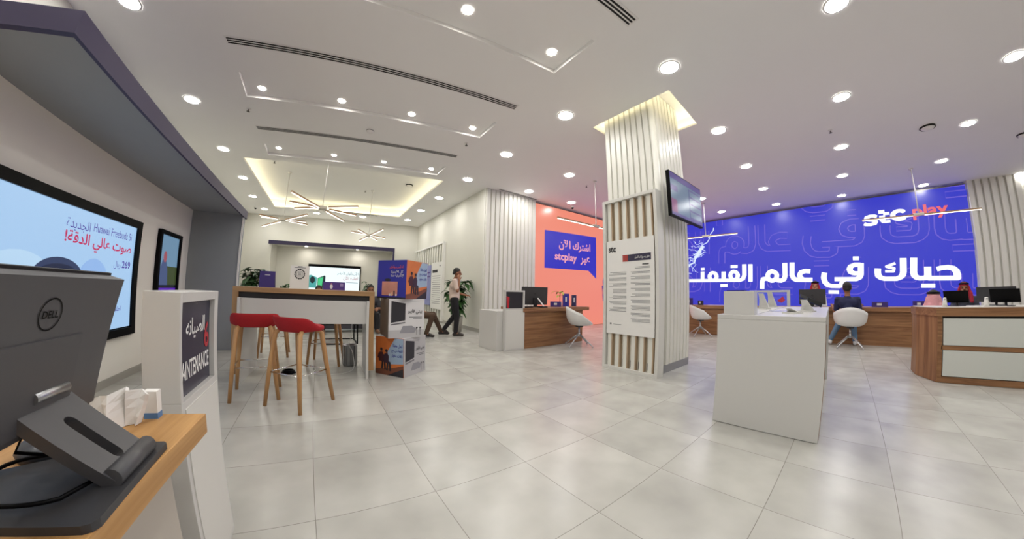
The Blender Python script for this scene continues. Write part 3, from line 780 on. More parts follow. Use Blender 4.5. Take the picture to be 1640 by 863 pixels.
mb = MB().use(M_STEEL); mb.tube([F1 + Vector((.012, -.03, .008)), F1 + Vector((.012, .045, .008))], .009, 12); part('hinge', mb, mon, 'pale hinge bar')
# panel leaning away from its user
def mp(y, z, d): return Vector((-.385 - (1.075 - z) * .25 - d * .97 + .43, y - .58, z - .75 + d * .24))
mb = MB().use(M_MON)
yA, yB, zA, zB = .19, .725, .845, 1.075
def slab(mb, y0, y1, z0, z1, d0, d1):
    vs = [mp(y, z, d) for d in (d0, d1) for y, z in ((y0, z0), (y1, z0), (y1, z1), (y0, z1))]
    mb.add(vs, [(0, 1, 2, 3), (7, 6, 5, 4), (0, 4, 5, 1), (1, 5, 6, 2), (2, 6, 7, 3), (3, 7, 4, 0)])
slab(mb, yA, yB, zA, zB, 0, .028); part('back_shell', mb, mon)
mb = MB().use(M_DARK2); slab(mb, yA - .003, yB + .003, zA - .003, zB + .004, .0285, .034); part('screen_edge', mb, mon)
mb = MB().use(mat('monitor_grey_dark', '4b4b4e', .45)); slab(mb, .30, .64, .855, .985, -.0035, .001); part('rear_cover', mb, mon)
mb = MB().use(M_DARK); slab(mb, .655, .72, .82, .86, .004, .02); part('side_bracket', mb, mon)
mb = MB().use(M_BLACK)
LC, Lr = (.553, 1.022), .0215
for k in range(30):
    a0, a1 = 2 * PI * k / 30, 2 * PI * (k + 1) / 30
    q = [mp(LC[0] + r * math.cos(a), LC[1] + r * math.sin(a), -.0012) for r, a in ((Lr, a0), (Lr + .0022, a0), (Lr + .0022, a1), (Lr, a1))]
    mb.quad(*q)
up_ = (mp(.5, 1.05, 0) - mp(.5, 1.0, 0)).normalized()
put_text(mb, 'DELL', M_BLACK, mp(LC[0] - .0165, LC[1] - .0055, -.0015), (0, 1, 0), up_, .033, .011, .02)
part('round_logo', mb, mon, 'black ringed logo')
# cable and puck behind the stand
mb = MB().use(M_BLACK)
pts = [(-.40 + .09 * math.cos(a) - .05, .585 + .085 * math.sin(a), .7685 + .002 * math.sin(3 * a)) for a in [PI * 1.75 - i * PI * 1.5 / 24 for i in range(25)]]
pts = [(-.352, .635, .769), (-.36, .58, .769)] + pts + [(-.5, .60, .80), (-.46, .60, .87)]
mb.tube(pts, .0035, 8); solo('power_cable', mb, 'black cable looping under the grey monitor', 'cable')
t = thing('speakerphone', 'dark round speakerphone half hidden behind the monitor stand', 'speaker', (-.52, .705, .75))
mb = MB().use(mat('blue_black', '262b36', .35)); mb.lathe([(0, 0), (.052, 0), (.056, .012), (.045, .026), (0, .030)], seg=28); part('body', mb, t)
mb = MB().use(M_ALU); mb.lathe([(.014, .029), (.018, .034), (.010, .038), (0, .038)], seg=18); part('knob', mb, t)
# tissue and little box
P, P2 = [], []
FOLD = [(-.520, .82, .060), (-.492, .835, .070), (-.468, .81, .076), (-.446, .85, .084), (-.440, .842, .081), (-.418, .862, .076), (-.404, .85, .069)]
for i in range(5):
    v = i / 4
    P.append([(x0 + (1 - v) * (.018 if k < 3 else -.02) * (abs(k - 3) / 3), y0 + .006 * math.sin(k * 2 + v * 3) - .012 * (1 - v), .7515 + h0 * v + (.004 * math.sin(k * 3.1) * v)) for k, (x0, y0, h0) in enumerate(FOLD)])
    P2.append([(x + .004, y + .022 * (1 - v * .8), z - .004 * v) for x, y, z in P[-1]])
me = MB().use(M_PAPER)
me.grid(P, False); me.grid(P2, False); me.grid([P[4], P2[4]], False); me.grid([P[0], P2[0]], False); me.grid([[r[0] for r in P], [r[0] for r in P2]], False); me.grid([[r[-1] for r in P], [r[-1] for r in P2]], False)
solo('tissue_paper', me, 'crumpled white tissue on the desk behind the monitor', 'tissue')
t = thing('card_box', 'small white box with blue base against the maintenance sign', 'box', (-.409, .893, .75))
mb = MB().use(M_PAPER); mb.box((-.016, -.012, .014), (.016, .012, .066)); part('lid', mb, t)
mb = MB().use(mat('box_blue', '5d86b8', .5)); mb.box((-.0165, -.0125, 0), (.0165, .0125, .014)); part('base', mb, t, 'blue base')

# maintenance sign totem
def totem(label, loc, rz, w, h, d, zo, glass, cat='sign stand'):
    "white upright panel with a framed window in its upper part; front faces local +X, window recessed"
    t = thing('sign_totem', label, cat, loc, rz)
    mb = MB().use(M_WHITE)
    f, fn = .042, .02
    mb.box((-d, 0, 0), (0, w, zo), .002); mb.box((-d, 0, zo), (0, fn, h), .002); mb.box((-d, w - f, zo), (0, w, h), .002); mb.box((-d, fn, h - f + .01), (0, w - f, h), .002)
    part('frame', mb, t)
    mb = MB().use(M_WHITE2); mb.box((-.004, .025, .03), (.0035, w - .025, zo - .025)); part('front_panel', mb, t)
    mb = MB().use(glass); mb.box((-d + .006, fn, zo), (-.019, w - f, h - f + .01)); part('sign_plate', mb, t)
    return t
tt = totem('white maintenance sign stand with a red 6 beside the wooden desk', (-.42, 1.10, 0), 0, .385, 1.045, .11, .71, mat('sign_navy', '2d2a40', .25))
lettering(tt, 'الصيانه', M_PAPER, (-.018, .10, .885), YD, ZU, .185, .072, .014, True, label='white arabic sign word')
lettering(tt, 'MAINTENANCE', M_PAPER, (-.018, .030, .758), YD, ZU, .300, .062, .014, label='white sign word')
mb = MB(); put_text(mb, '6', mat('sign_red', 'b5222f', .4), (-.0175, .280, .832), YD, ZU, .052, .098, .02); part('number', mb, tt, 'red number 6')

# ================================================================== BAR TABLE
TB = thing('bar_table', 'tall bar table with oak surround and white apron', 'table', (-.95, 3.86, 0), math.radians(-4))
L, D, H = 1.56, .72, 1.05
mb = MB().use(M_OAK_X); mb.box((0, 0, H - .055), (L, D, H), .002); part('tabletop', mb, TB)
for x in (0, L - .06):
    mb = MB().use(M_OAK2_Z); mb.box((x, .0, .10), (x + .06, D, H - .055), .002); part('leg_panel', mb, TB)
mb = MB().use(M_WHITE); mb.box((.09, .025, .66), (L - .09, .05, .93), .002); part('apron', mb, TB)
mb = MB().use(M_DARK2); mb.box((.06, .03, .93), (L - .06, D - .03, .993)); part('painted_gap_shade', mb, TB)  # dark block standing in for the shade between top and apron
for x in (.06, L - .09):
    mb = MB().use(M_WHITE); mb.box((x, -.02, 0), (x + .03, D + .02, .935), .002); part('side_panel', mb, TB)

def stool_seat():
    NA, NR = 44, 10
    def outline(a):
        c, q = math.cos(a), math.sin(a)             # a = 0 at the front (+Y), PI at the back
        k = (abs(q) ** 2.6 + abs(c) ** 2.6) ** (-1 / 2.6)
        return q * k * .232 * (1 - .10 * max(0, c)), c * k * .195
    def sm(x): x = min(1, max(0, x)); return x * x * (3 - 2 * x)
    top, bot = [], []
    for i in range(NR + 1):
        r = i / NR; rt, rb = [], []
        for j in range(NA + 1):
            a = 2 * PI * j / NA; x, y = outline(a)
            back = sm((-math.cos(a) + .25) / .95)
            lip = .082 * back
            rt.append((x * r, y * r, .738 - .012 * (1 - r * r) + lip * sm((r - .62) / .38) - .012 * (1 - back) * sm((r - .8) / .2)))
            rb.append((x * r * (.99 - .05 * back), y * r * (.99 - .05 * back), .676 + .012 * sm((r - .5) / .5) * (1 - back) + (lip * .55 + .022) * sm((r - .80) / .20) * back))
        top.append(rt); bot.append(rb)
    mb = MB().use(M_RED); mb.grid(top); mb.grid(bot); mb.grid([top[-1], [((p[0] + q[0]) / 2 * 1.03, (p[1] + q[1]) / 2 * 1.03, (p[2] + q[2]) / 2) for p, q in zip(top[-1], bot[-1])], bot[-1]])
    return from_eval('seat', mb.mesh('seat'), [('SUBSURF', {'levels': 1, 'render_levels': 1})])
def make_stool(label, loc, rz):
    t = thing('bar_stool', label, 'stool', loc, rz, None)
    o = part('seat', stool_seat(), t)
    for sx in (-1, 1):
        for sy in (-1, 1):
            mb = MB().use(M_OAK_Z)
            top, foot = Vector((sx * .135, sy * .115, .672)), Vector((sx * .215, sy * .215, 0))
            knee = Vector((sx * .152, sy * .135, .655))
            mb.tube([Vector((sx * .135, sy * .03, .690)), Vector((sx * .137, sy * .095, .688)), knee, knee.lerp(foot, .5), foot], [.014, .019, .0235, .021, .017], 10)
            part('leg', mb, t)
    mb = MB().use(M_CHROME)
    k = .31; c = lambda sx, sy: Vector((sx * (.152 + (.215 - .152) * (1 - k / .655)), sy * (.135 + (.215 - .135) * (1 - k / .655)), k))
    pts = [c(-1, -1), c(1, -1), c(1, 1), c(-1, 1)]
    for i in range(4): mb.tube([pts[i], pts[(i + 1) % 4]], .007, 8)
    part('footrest', mb, t, 'thin chrome footrest')
    return t
st = make_stool('red-seated oak stool left, squarely in front of the bar table', (-.62, 3.44, 0), math.radians(4))
dup(st, (-.19, 3.11, 0), math.radians(-42), 'red-seated oak stool nearest the camera, turned at an angle')
dup(st, (-.70, 5.38, 0), math.radians(182), 'oak stool behind the bar table on the left')
dup(st, (.08, 4.72, 0), math.radians(168), 'oak stool behind the bar table beside the steel bin')

# signs on the bar table
def table_sign(name, label, px0, px1, y, h, m_face, cat, lean=.12, fold=True):
    t = thing(name, label, cat, ((px0 + px1) / 2, y, 1.05), math.radians(-4))
    w = px1 - px0
    mb = MB().use(m_face); mb.add([(-w / 2, 0, 0), (w / 2, 0, 0), (w / 2, h * lean, h), (-w / 2, h * lean, h), (-w / 2, .004, 0), (w / 2, .004, 0), (w / 2, h * lean + .004, h), (-w / 2, h * lean + .004, h)], [(0, 1, 2, 3), (7, 6, 5, 4), (0, 4, 5, 1), (1, 5, 6, 2), (2, 6, 7, 3), (3, 7, 4, 0)])
    part('card', mb, t)
    if fold:
        mb = MB().use(m_face); mb.add([(-w / 2, h * lean * 2 + .02, 0), (w / 2, h * lean * 2 + .02, 0), (w / 2, h * lean + .004, h), (-w / 2, h * lean + .004, h)], [(0, 1, 2, 3)]); part('back_leaf', mb, t)
    return t, w, h, lean
t, w, h, ln = table_sign('tent_sign', 'upright purple card at the left end of the bar table', -.76, -.575, 4.30, .20, M_PURPLE2, 'sign')
mb = MB(); rect(mb, M_BOXWHITE, (0, -.002, 0), (1, 0, 0), (0, ln, 1), -.03, .035, .150, .158); part('print', mb, t)
t, w, h, ln = table_sign('paper_sign', 'white paper sign with round emblem in clear stand', -.395, -.165, 4.30, .29, M_PAPER, 'sign', .06)
mb = MB()
for k in range(28):
    a0, a1 = 2 * PI * k / 28, 2 * PI * (k + 1) / 28
    for r0, r1 in ((.036, .040), (.052, .062 if k % 2 else .068)):
        q = [(r * math.cos(a), .185 + r * math.sin(a)) for r, a in ((r0, a0), (r1, a0), (r1, a1), (r0, a1))]
        shape2d(mb, M_INKGREY if r0 < .04 else M_INK, (0, -.002, 0), (1, 0, 0), (0, ln, 1), q)
for i_ in range(4): rect(mb, M_INKGREY, (0, -.002, 0), (1, 0, 0), (0, ln, 1), -.024 + .004 * (i_ % 2), .024 - .005 * (i_ % 3), .168 + i_ * .010, .173 + i_ * .010)
rect(mb, M_INKGREY, (0, -.002, 0), (1, 0, 0), (0, ln, 1), -.07, .07, .262, .270); rect(mb, M_INK, (0, -.002, 0), (1, 0, 0), (0, ln, 1), -.03, .03, .278, .284)
part('emblem', mb, t, 'dark round emblem')
t, w, h, ln = table_sign('tent_sign', 'low wide purple card at the right of the bar table', .015, .295, 4.28, .105, M_PURPLE, 'sign')
mb = MB(); shape2d(mb, M_BOXWHITE, (0, -.002, 0), (1, 0, 0), (0, ln, 1), ell(-.035, .045, .018, .03)); shape2d(mb, mat('rose_print', 'b06a8a', .5), (0, -.003, 0), (1, 0, 0), (0, ln, 1), ell(-.035, .08, .01, .012)); rect(mb, mat('lilac_print', '8d7fb4', .5), (0, -.002, 0), (1, 0, 0), (0, ln, 1), .075, .115, .05, .09); part('print', mb, t)

# steel bin, cable, socket coil
t = thing('waste_bin', 'ribbed stainless steel bin under the bar table', 'bin', (.40, 4.52, 0))
mb = MB().use(M_STEEL); mb.lathe([(0, .005), (.095, .005), (.10, .01), (.10, .285), (.103, .29), (.10, .295), (.092, .29), (.092, .03), (0, .03)], seg=30)
part('body', mb, t)
mb = MB().use(M_DARK)
for k in range(12): mb.tube([(.1005 * math.cos(k * PI / 6), .1005 * math.sin(k * PI / 6), .02), (.1005 * math.cos(k * PI / 6), .1005 * math.sin(k * PI / 6), .28)], .0022, 5)
part('grooves', mb, t)
mb = MB().use(M_PAPER)
pts = [(.42, 4.45, .66), (.41, 4.42, .45), (.38, 4.40, .31), (.42, 4.37, .22), (.44, 4.33, .06), (.40, 4.2, .006), (.25, 4.06, .006), (.05, 4.05, .006), (-.08, 4.15, .006), (-.06, 4.3, .02), (-.09, 4.42, .006)]
def spline(pts, n=6):
    P = [Vector(p) for p in pts]; out = []
    for i in range(len(P) - 1):
        a, b, c, d = P[max(i - 1, 0)], P[i], P[i + 1], P[min(i + 2, len(P) - 1)]
        for k in range(n):
            t = k / n; out.append(.5 * ((2 * b) + (c - a) * t + (2 * a - 5 * b + 4 * c - d) * t * t + (3 * b - a - 3 * c + d) * t ** 3))
    return out + [P[-1]]
mb.tube(spline(pts), .004, 8); solo('charging_cable', mb, 'white cable hanging from the bar table to the floor', 'cable')
mb = MB().use(M_BLACK); mb.tube([((.085 - .0022 * i / 6) * math.cos(i * PI / 6) - .38, (.085 - .0022 * i / 6) * math.sin(i * PI / 6) + 4.22, .008 + .0006 * i) for i in range(60)], .007, 7); solo('coiled_cable', mb, 'coil of black cable on the floor under the bar table', 'cable')

# ================================================================== STACK OF PRINTED CUBES
SD = .46
def cube(label, z0, rz, mats_, decor):
    t = thing('advert_cube', label, 'display box', (1.0, 3.97, z0), rz)
    h = SD / 2
    for i, (nm, xd, o) in enumerate((('front', (1, 0, 0), (-h, -h, 0)), ('right', (0, 1, 0), (h, -h, 0)), ('back', (-1, 0, 0), (h, h, 0)), ('left', (0, -1, 0), (-h, h, 0)))):
        pass
    mb = MB()
    mb.use(mats_[0]).quad((-h, -h, 0), (h, -h, 0), (h, -h, .485), (-h, -h, .485))
    mb.use(mats_[1]).quad((h, -h, 0), (h, h, 0), (h, h, .485), (h, -h, .485))
    mb.use(mats_[2]).quad((h, h, 0), (-h, h, 0), (-h, h, .485), (h, h, .485))
    mb.use(mats_[3]).quad((-h, h, 0), (-h, -h, 0), (-h, -h, .485), (-h, h, .485))
    mb.use(M_BOXWHITE).quad((-h, -h, .485), (h, -h, .485), (h, h, .485), (-h, h, .485)); mb.quad((-h, h, 0), (h, h, 0), (h, -h, 0), (-h, -h, 0))
    part('carton', mb, t)
    for nm, fn in decor:
        mb = MB(); fn(mb); part(nm, mb, t)
    return t
h = SD / 2
FR = dict(o=(-h, -h - .0015, 0), xd=(1, 0, 0), ud=(0, 0, 1)); RT = dict(o=(h + .0015, -h, 0), xd=(0, 1, 0), ud=(0, 0, 1))
def two_people(F, cx_, m1, m2, mb, s=1.0):
    o, xd, ud = F['o'], F['xd'], F['ud']
    for k, (dx, dz, m_) in enumerate(((0, .0, m1), (.085, -.012, m2))):
        x, z = cx_ + dx, .17 + dz; e = .0014 + .0012 * k
        for q, fx0 in ((-.012, -.03), (.02, .045)):
            stroke(mb, M_BOXDARK, o, xd, ud, [(x + q, z + .015), (x + q + .035, z + .005), (x + q + .03 + fx0 * .3, z - .10)], .028, None, e)
        shape2d(mb, m_, o, xd, ud, [(x - .04, z), (x - .048, z + .07), (x - .03, z + .115), (x + .022, z + .12), (x + .042, z + .08), (x + .036, z)], e + .0004)
        stroke(mb, m_, o, xd, ud, [(x - .036, z + .10), (x - .05, z + .05), (x - .005, z + .035)], .022, None, e + .0005)
        shape2d(mb, mat('print_skin', '8b5d4a', .5), o, xd, ud, ell(x + .004, z + .142, .019, .025), e + .0008)
        shape2d(mb, M_BOXDARK, o, xd, ud, ell(x + .001, z + .155, .021, .019), e + .0010)
def fx(F, x, z): return Vector(F['o']) + Vector(F['xd']) * x + Vector((0, 0, 1)) * z + Vector(F['xd']).cross(Vector((0, 0, 1))) * .003
def words(mb, F, body, m_, x, z, w, hh, b=.012): put_text(mb, body, m_, fx(F, x, z), F['xd'], F['ud'], w, hh, b, True)
def people_face(F):
    def fn(mb):
        shape2d(mb, M_BOXSKY, F['o'], F['xd'], F['ud'], [(.2, .14), (.455, .17), (.455, .48), (.32, .48), (.2, .3)], .0006)
        shape2d(mb, mat('print_rock', '7b4a36', .5), F['o'], F['xd'], F['ud'], [(.0, .0), (.455, .0), (.455, .15), (.25, .09), (.0, .06)], .0008)
        shape2d(mb, M_BOXDARK, F['o'], F['xd'], F['ud'], [(.2, .0), (.455, .0), (.455, .11)], .001)
        two_people(F, .10, mat('print_maroon', '4a2730', .5), mat('print_plum', '3d2a3a', .5), mb, 1.0)
        for i, (s_, w_) in enumerate((('كمل معانا', .15), ('التواصل مع', .17), ('باقات مفوتر', .17))): words(mb, F, s_, M_BOXBLUE, .44 - w_, .36 - i * .062, w_, .05)
    return fn
def blue_face(F):
    def fn(mb):
        words(mb, F, 'اطلب واختر', mat('print_pink', 'c24f62', .5), .19, .37, .22, .05, .02); words(mb, F, 'كل الأجهزة', M_BOXWHITE, .22, .315, .19, .045, .02); words(mb, F, 'الإلكترونية عندنا', M_BOXWHITE, .22, .265, .2, .045, .02)
        rect(mb, mat('print_glow', 'c98a78', .5, noise=.25, nscale=8), F['o'], F['xd'], F['ud'], .08, .33, .04, .215, .0008)
        for i, x in enumerate((.20, .23, .27, .30)): rect(mb, [M_BOXWHITE, mat('print_tan', 'd8b48c', .5), M_BOXDARK, M_BOXWHITE][i], F['o'], F['xd'], F['ud'], x, x + .022, .035, .06 + .02 * (i % 3), .0012)
        shape2d(mb, M_BOXDARK, F['o'], F['xd'], F['ud'], ell(.17, .235, .05, .018), .001)
        rect(mb, M_BOXDARK, F['o'], F['xd'], F['ud'], .0, .46, .0, .02, .0006)
    return fn
def room_face(F):
    def fn(mb):
        rect(mb, M_BOXGREY, F['o'], F['xd'], F['ud'], 0, .46, 0, .1, .0005); shape2d(mb, M_BOXDARK, F['o'], F['xd'], F['ud'], [(.03, .19), (.21, .22), (.21, .43), (.03, .46)], .0008)
        shape2d(mb, mat('print_grey2', '6f6d73', .5), F['o'], F['xd'], F['ud'], [(.03, .16), (.21, .185), (.21, .20), (.03, .175)], .001); shape2d(mb, mat('print_sofa', '94939b', .5), F['o'], F['xd'], F['ud'], [(.14, .06), (.33, .06), (.36, .11), (.30, .15), (.18, .15)], .001)
        shape2d(mb, mat('print_ceiling', 'c7c6ca', .5), F['o'], F['xd'], F['ud'], [(.03, .47), (.44, .47), (.25, .44)], .001)
        for x in (.36, .405): rect(mb, M_BOXDARK, F['o'], F['xd'], F['ud'], x, x + .006, .03, .12, .0012); shape2d(mb, M_BOXDARK, F['o'], F['xd'], F['ud'], ell(x + .003, .125, .012, .012), .0014)
        words(mb, F, 'بيتي فايبر', M_INK, .24, .29, .19, .07); rect(mb, M_INKGREY, F['o'], F['xd'], F['ud'], .26, .43, .255, .265, .001); rect(mb, M_INKGREY, F['o'], F['xd'], F['ud'], .31, .43, .235, .243, .001)
    return fn
a_ = math.radians(-53)
cube('bottom printed cube of the stack, orange face with two seated people', 0, a_, (M_BOXORANGE, M_BOXGREY, M_BOXBLUE, M_BOXDARK), [('print', people_face(FR)), ('side_print', room_face(RT))])
cube('middle printed cube of the stack, pale living room print', .485, math.radians(2), (M_BOXWHITE, M_BOXORANGE, M_BOXBLUE, mat('print_side', '7a7068', .5)), [('print', room_face(FR))])
cube('topmost printed cube of the stack, blue face with white lettering', .97, math.radians(-52), (M_BOXBLUE, M_BOXORANGE, M_BOXGREY, M_BOXDARK), [('print', blue_face(FR)), ('side_print', people_face(RT))])
# ================================================================== HALL
t = thing('display_screen', 'flat screen with white phone advert on the end wall under the dark portal', 'screen', (.5, farY(.5), .85), ang)
mb = MB().use(M_BLACK); mb.box((-1.08, -.07, 0), (1.06, -.01, 1.17), .005); part('bezel', mb, t)
mb = MB(); S = (0, -.072, 0)
rect(mb, mat('tv3_white', 'e2f2f4', .2, emit=.62), S, (1, 0, 0), ZU, -1.04, 1.02, .04, 1.06); part('picture', mb, t)
mb = MB(); M_TEAL = mat('tv3_teal', '4fa8a4', .2, emit=.5); M_TEALD = mat('tv3_dark', '22343a', .2, emit=.40); M_GRN = mat('tv3_green', '4ed08c', .2, emit=.5)
shape2d(mb, M_TEAL, S, (1, 0, 0), ZU, [(-1.03, .2), (-.72, .2), (-.70, .62), (-.95, .72), (-1.03, .7)], .002); shape2d(mb, M_TEALD, S, (1, 0, 0), ZU, ell(-.88, .52, .10, .14), .003)
shape2d(mb, M_TEALD, S, (1, 0, 0), ZU, [(-.68, .2), (-.68, .6), (-.40, .72), (-.36, .68), (-.36, .2)], .002); shape2d(mb, M_GRN, S, (1, 0, 0), ZU, [(-.66, .2), (-.66, .58), (-.45, .66), (-.5, .2)], .003)
part('phones_image', mb, t)
lettering(t, 'الآن بألوان الأخضر', mat('tv3_text', '5b6470', .3, emit=.40), (.10, -.078, .76), (1, 0, 0), ZU, .86, .17, .006, True)
lettering(t, 'اطلبه الآن', mat('tv3_red', 'b85560', .3, emit=.45), (.36, -.078, .55), (1, 0, 0), ZU, .6, .16, .012, True)
mb = MB(); rect(mb, mat('tv3_faint', 'b9c6cc', .3, emit=.45), S, (1, 0, 0), ZU, .48, .96, .45, .48, .003)
part('caption_line', mb, t)

t = thing('coffee_table', 'low white-topped coffee table with black frame seen under the bar table', 'table', (.36, 6.55, 0))
mb = MB().use(M_WHITE2); mb.box((-.35, -.35, .40), (.35, .35, .425), .004); part('tabletop', mb, t)
mb = MB().use(M_BLACK)
for x in (-.33, .33):
    for y in (-.33, .33): mb.box((x - .012, y - .012, 0), (x + .012, y + .012, .40))
    mb.box((x - .012, -.33, 0), (x + .012, .33, .02))
for y in (-.33, .33): mb.box((-.33, y - .012, .375), (.33, y + .012, .40)); mb.box((-.33, y - .012, 0), (.33, y + .012, .02))
part('frame', mb, t, 'black metal frame')
t = thing('sofa', 'dark grey sofa in the hall behind the coffee table', 'sofa', (.55, 8.35, 0))
M_SOFA = mat('sofa_fabric', '45444a', .85, noise=.1, nscale=50)
mb = MB().use(M_SOFA); mb.box((-1.05, -.42, .08), (1.05, .42, .30), .03); part('base', mb, t)
for x in (-1.0, 0): mb = MB().use(M_SOFA); mb.box((x + .01, -.44, .28), (x + .99, .25, .43), .04); part('seat_cushion', mb, t)
mb = MB().use(M_SOFA); mb.box((-1.05, .22, .2), (1.05, .42, .78), .04); part('backrest', mb, t)
for x in (-1.18, 1.0): mb = MB().use(M_SOFA); mb.box((x, -.42, .08), (x + .18, .42, .58), .04); part('armrest', mb, t)
for x in (-1.05, 1.05):
    for y in (-.36, .36): mb = MB().use(M_BLACK); mb.tube([(x, y, 0), (x, y, .09)], .02, 8); part('leg', mb, t)

# slatted wall panel with posters on the hall's right wall
t = thing('slat_panel', 'pale slatted panel framed on the hall wall behind the standing man', 'wall panel', (3.85, 11.3, .05))
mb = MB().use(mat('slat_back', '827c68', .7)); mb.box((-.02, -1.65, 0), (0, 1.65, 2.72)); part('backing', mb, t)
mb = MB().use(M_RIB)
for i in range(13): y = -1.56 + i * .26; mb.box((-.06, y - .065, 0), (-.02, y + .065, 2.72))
part('slats', mb, t)
mb = MB().use(M_TRIM); mb.box((-.085, -1.68, 2.70), (0, 1.68, 2.76)); mb.box((-.085, -1.70, 0), (0, -1.66, 2.76)); mb.box((-.085, .38, 0), (-.07, .42, 2.72)); part('frame', mb, t)
def poster(name, label, y0, y1, z0, z1, m_face, lines):
    x = 3.765
    t = thing(name, label, 'poster', (x, (y0 + y1) / 2, z0))
    mb = MB().use(m_face); mb.box((-.012, -(y1 - y0) / 2, 0), (0, (y1 - y0) / 2, z1 - z0)); part('board', mb, t)
    mb = MB(); lines(mb, (-.0135, 0, 0), (y1 - y0) / 2, z1 - z0); part('print', mb, t)
YM = (0, -1, 0)
def pl1(mb, o, w, h):
    shape2d(mb, mat('poster_green', '3f6e86', .5), o, YM, ZU, ell(-.1, h * .38, w * .5, .16)); rect(mb, M_PURPLE, o, YM, ZU, -w * .9, w * .9, h * .80, h * .83); rect(mb, M_PURPLE, o, YM, ZU, -w * .6, w * .9, h * .70, h * .73)
def pl2(mb, o, w, h):
    rect(mb, M_INK, o, YM, ZU, -w * .75, w * .2, h * .78, h * .84)
    for i in range(14): rect(mb, M_INKGREY, o, YM, ZU, -w * (.8 - .1 * (i % 3)), w * .75, h * (.70 - i * .045), h * (.705 - i * .045) + .008)
    rect(mb, M_INKGREY, o, YM, ZU, w * .5, w * .7, h * .9, h * .93)
poster('poster', 'tall lilac poster on the slatted panel', 10.75, 11.72, .55, 2.06, mat('poster_lilac', '8d92c4', .5), pl1)
poster('poster', 'white printed notice on the slatted panel beside the standing man', 9.60, 10.70, .45, 2.12, M_PAPER, pl2)
t = thing('access_reader', 'small dark wall plate to the right of the standing man', 'wall fitting', (3.845, 8.2, 1.1))
mb = MB().use(M_ALU); mb.box((-.03, -.05, 0), (0, .05, .32)); part('plate', mb, t)
mb = MB().use(M_BLACK); mb.box((-.04, -.035, .12), (-.03, .035, .22)); part('reader', mb, t)

# ------------------------------------------------------------------ plants
def leaf_mesh(mb, base, d, length, width, droop, rnd):
    d = Vector(d).normalized(); sd = d.cross(Vector((0, 0, 1)))
    sd = sd.normalized() if sd.length > 1e-3 else Vector((1, 0, 0))
    L, n = [], 5
    for i in range(n + 1):
        t = i / n
        c = Vector(base) + d * length * t + Vector((0, 0, -droop * length * t * t))
        w = width * math.sin(PI * (t * .93 + .05)) ** .8
        L.append([c - sd * w + Vector((0, 0, w * .25)), c, c + sd * w + Vector((0, 0, w * .25))])
    mb.grid(L)
def bush(name, label, loc, h0, h1, rx, nleaf, ll, lw, m_leaf, seed, pot_r=.16, pot_h=.35, stems=7, pot_m=None, lean=(0, 0)):
    rnd = random.Random(seed)
    t = thing(name, label, 'plant', loc)
    if pot_r:
        mb = MB().use(pot_m or mat('pot_stone', '97948c', .6)); mb.lathe([(0, 0), (pot_r * .82, 0), (pot_r, pot_h), (pot_r * .9, pot_h), (pot_r * .88, pot_h - .04), (0, pot_h - .04)], seg=24); part('pot', mb, t)
    mb = MB().use(M_STEM); fol = MB().use(m_leaf); tips = []
    for s_ in range(stems):
        a = rnd.uniform(0, 2 * PI); rr = rx * rnd.uniform(.1, .75); hh = rnd.uniform(h0 + (h1 - h0) * .45, h1 - .08)
        p0 = Vector((rnd.uniform(-.05, .05), rnd.uniform(-.05, .05), pot_h - .04)); p1 = Vector((lean[0] + rr * math.cos(a), lean[1] + rr * math.sin(a), hh))
        pm = p0.lerp(p1, .5) + Vector((-.1 * math.cos(a) * rr, -.1 * math.sin(a) * rr, .08))
        pts = spline([p0, pm, p1], 6); mb.tube(pts, .008, 6); tips.append(pts)
    for k in range(nleaf):
        pts = tips[k % stems]; q = pts[min(len(pts) - 1, int(len(pts) * rnd.uniform(.28, 1.0)))]
        a = rnd.uniform(0, 2 * PI); el = rnd.uniform(-.5, .7)
        leaf_mesh(fol, q + Vector((rnd.uniform(-.03, .03), rnd.uniform(-.03, .03), rnd.uniform(-.05, .05))), (math.cos(a), math.sin(a), el), ll * rnd.uniform(.7, 1.25), lw * rnd.uniform(.75, 1.2), rnd.uniform(.2, .8), rnd)
    part('stems', mb, t); part('foliage', fol, t)
    return t
bush('potted_plant', 'tall leafy green plant in stone pot behind the standing man', (3.38, 7.42, 0), .35, 1.46, .40, 330, .22, .055, M_LEAF, 11, .15, .42, 11)
bush('potted_plant', 'leafy plant beside the grey pillar behind the bar table', (-1.58, 8.1, 0), .8, 1.52, .36, 210, .24, .045, M_LEAF2, 4, .18, .5, 8)
bush('potted_plant', 'small plant by the end wall left of the flat screen', (-1.3, 12.9, 0), .6, 1.28, .28, 110, .24, .045, M_LEAF2, 9, .16, .45, 6)
bush('potted_plant', 'plant tips showing between the flat screen and the printed cubes', (1.78, 12.6, 0), .7, 1.5, .25, 90, .24, .045, M_LEAF2, 19, .16, .45, 6)

# ================================================================== COLUMN: notice stand and screen
t = thing('notice_stand', 'white framed slatted board with printed notice against the ribbed column', 'notice board', (3.62, 1.90, 0))
W, HH, DP = .90, 2.50, .16
mb = MB().use(M_WHITE2)
mb.box((0, 0, 0), (DP, .045, HH), .002); mb.box((0, W - .045, 0), (DP, W, HH), .002); mb.box((0, .045, 0), (DP, W - .045, .045), .002); mb.box((0, .045, HH - .045), (DP, W - .045, HH), .002)
part('frame', mb, t)
mb = MB().use(mat('slat_back2', 'dedacc', .7)); mb.box((.09, .045, .045), (DP - .005, W - .045, HH - .045)); part('backing', mb, t)
mb = MB(); M_FIN = mat('fin_side', 'b09a80', .6)
for i in range(6):
    y = .115 + i * .133
    mb.use(M_RIB).box((.035, y - .012, .045), (.09, y + .050, HH - .045)); mb.use(M_FIN).box((.034, y - .030, .046), (.089, y - .012, HH - .046))
part('slats', mb, t, 'cream slats with tan sides')
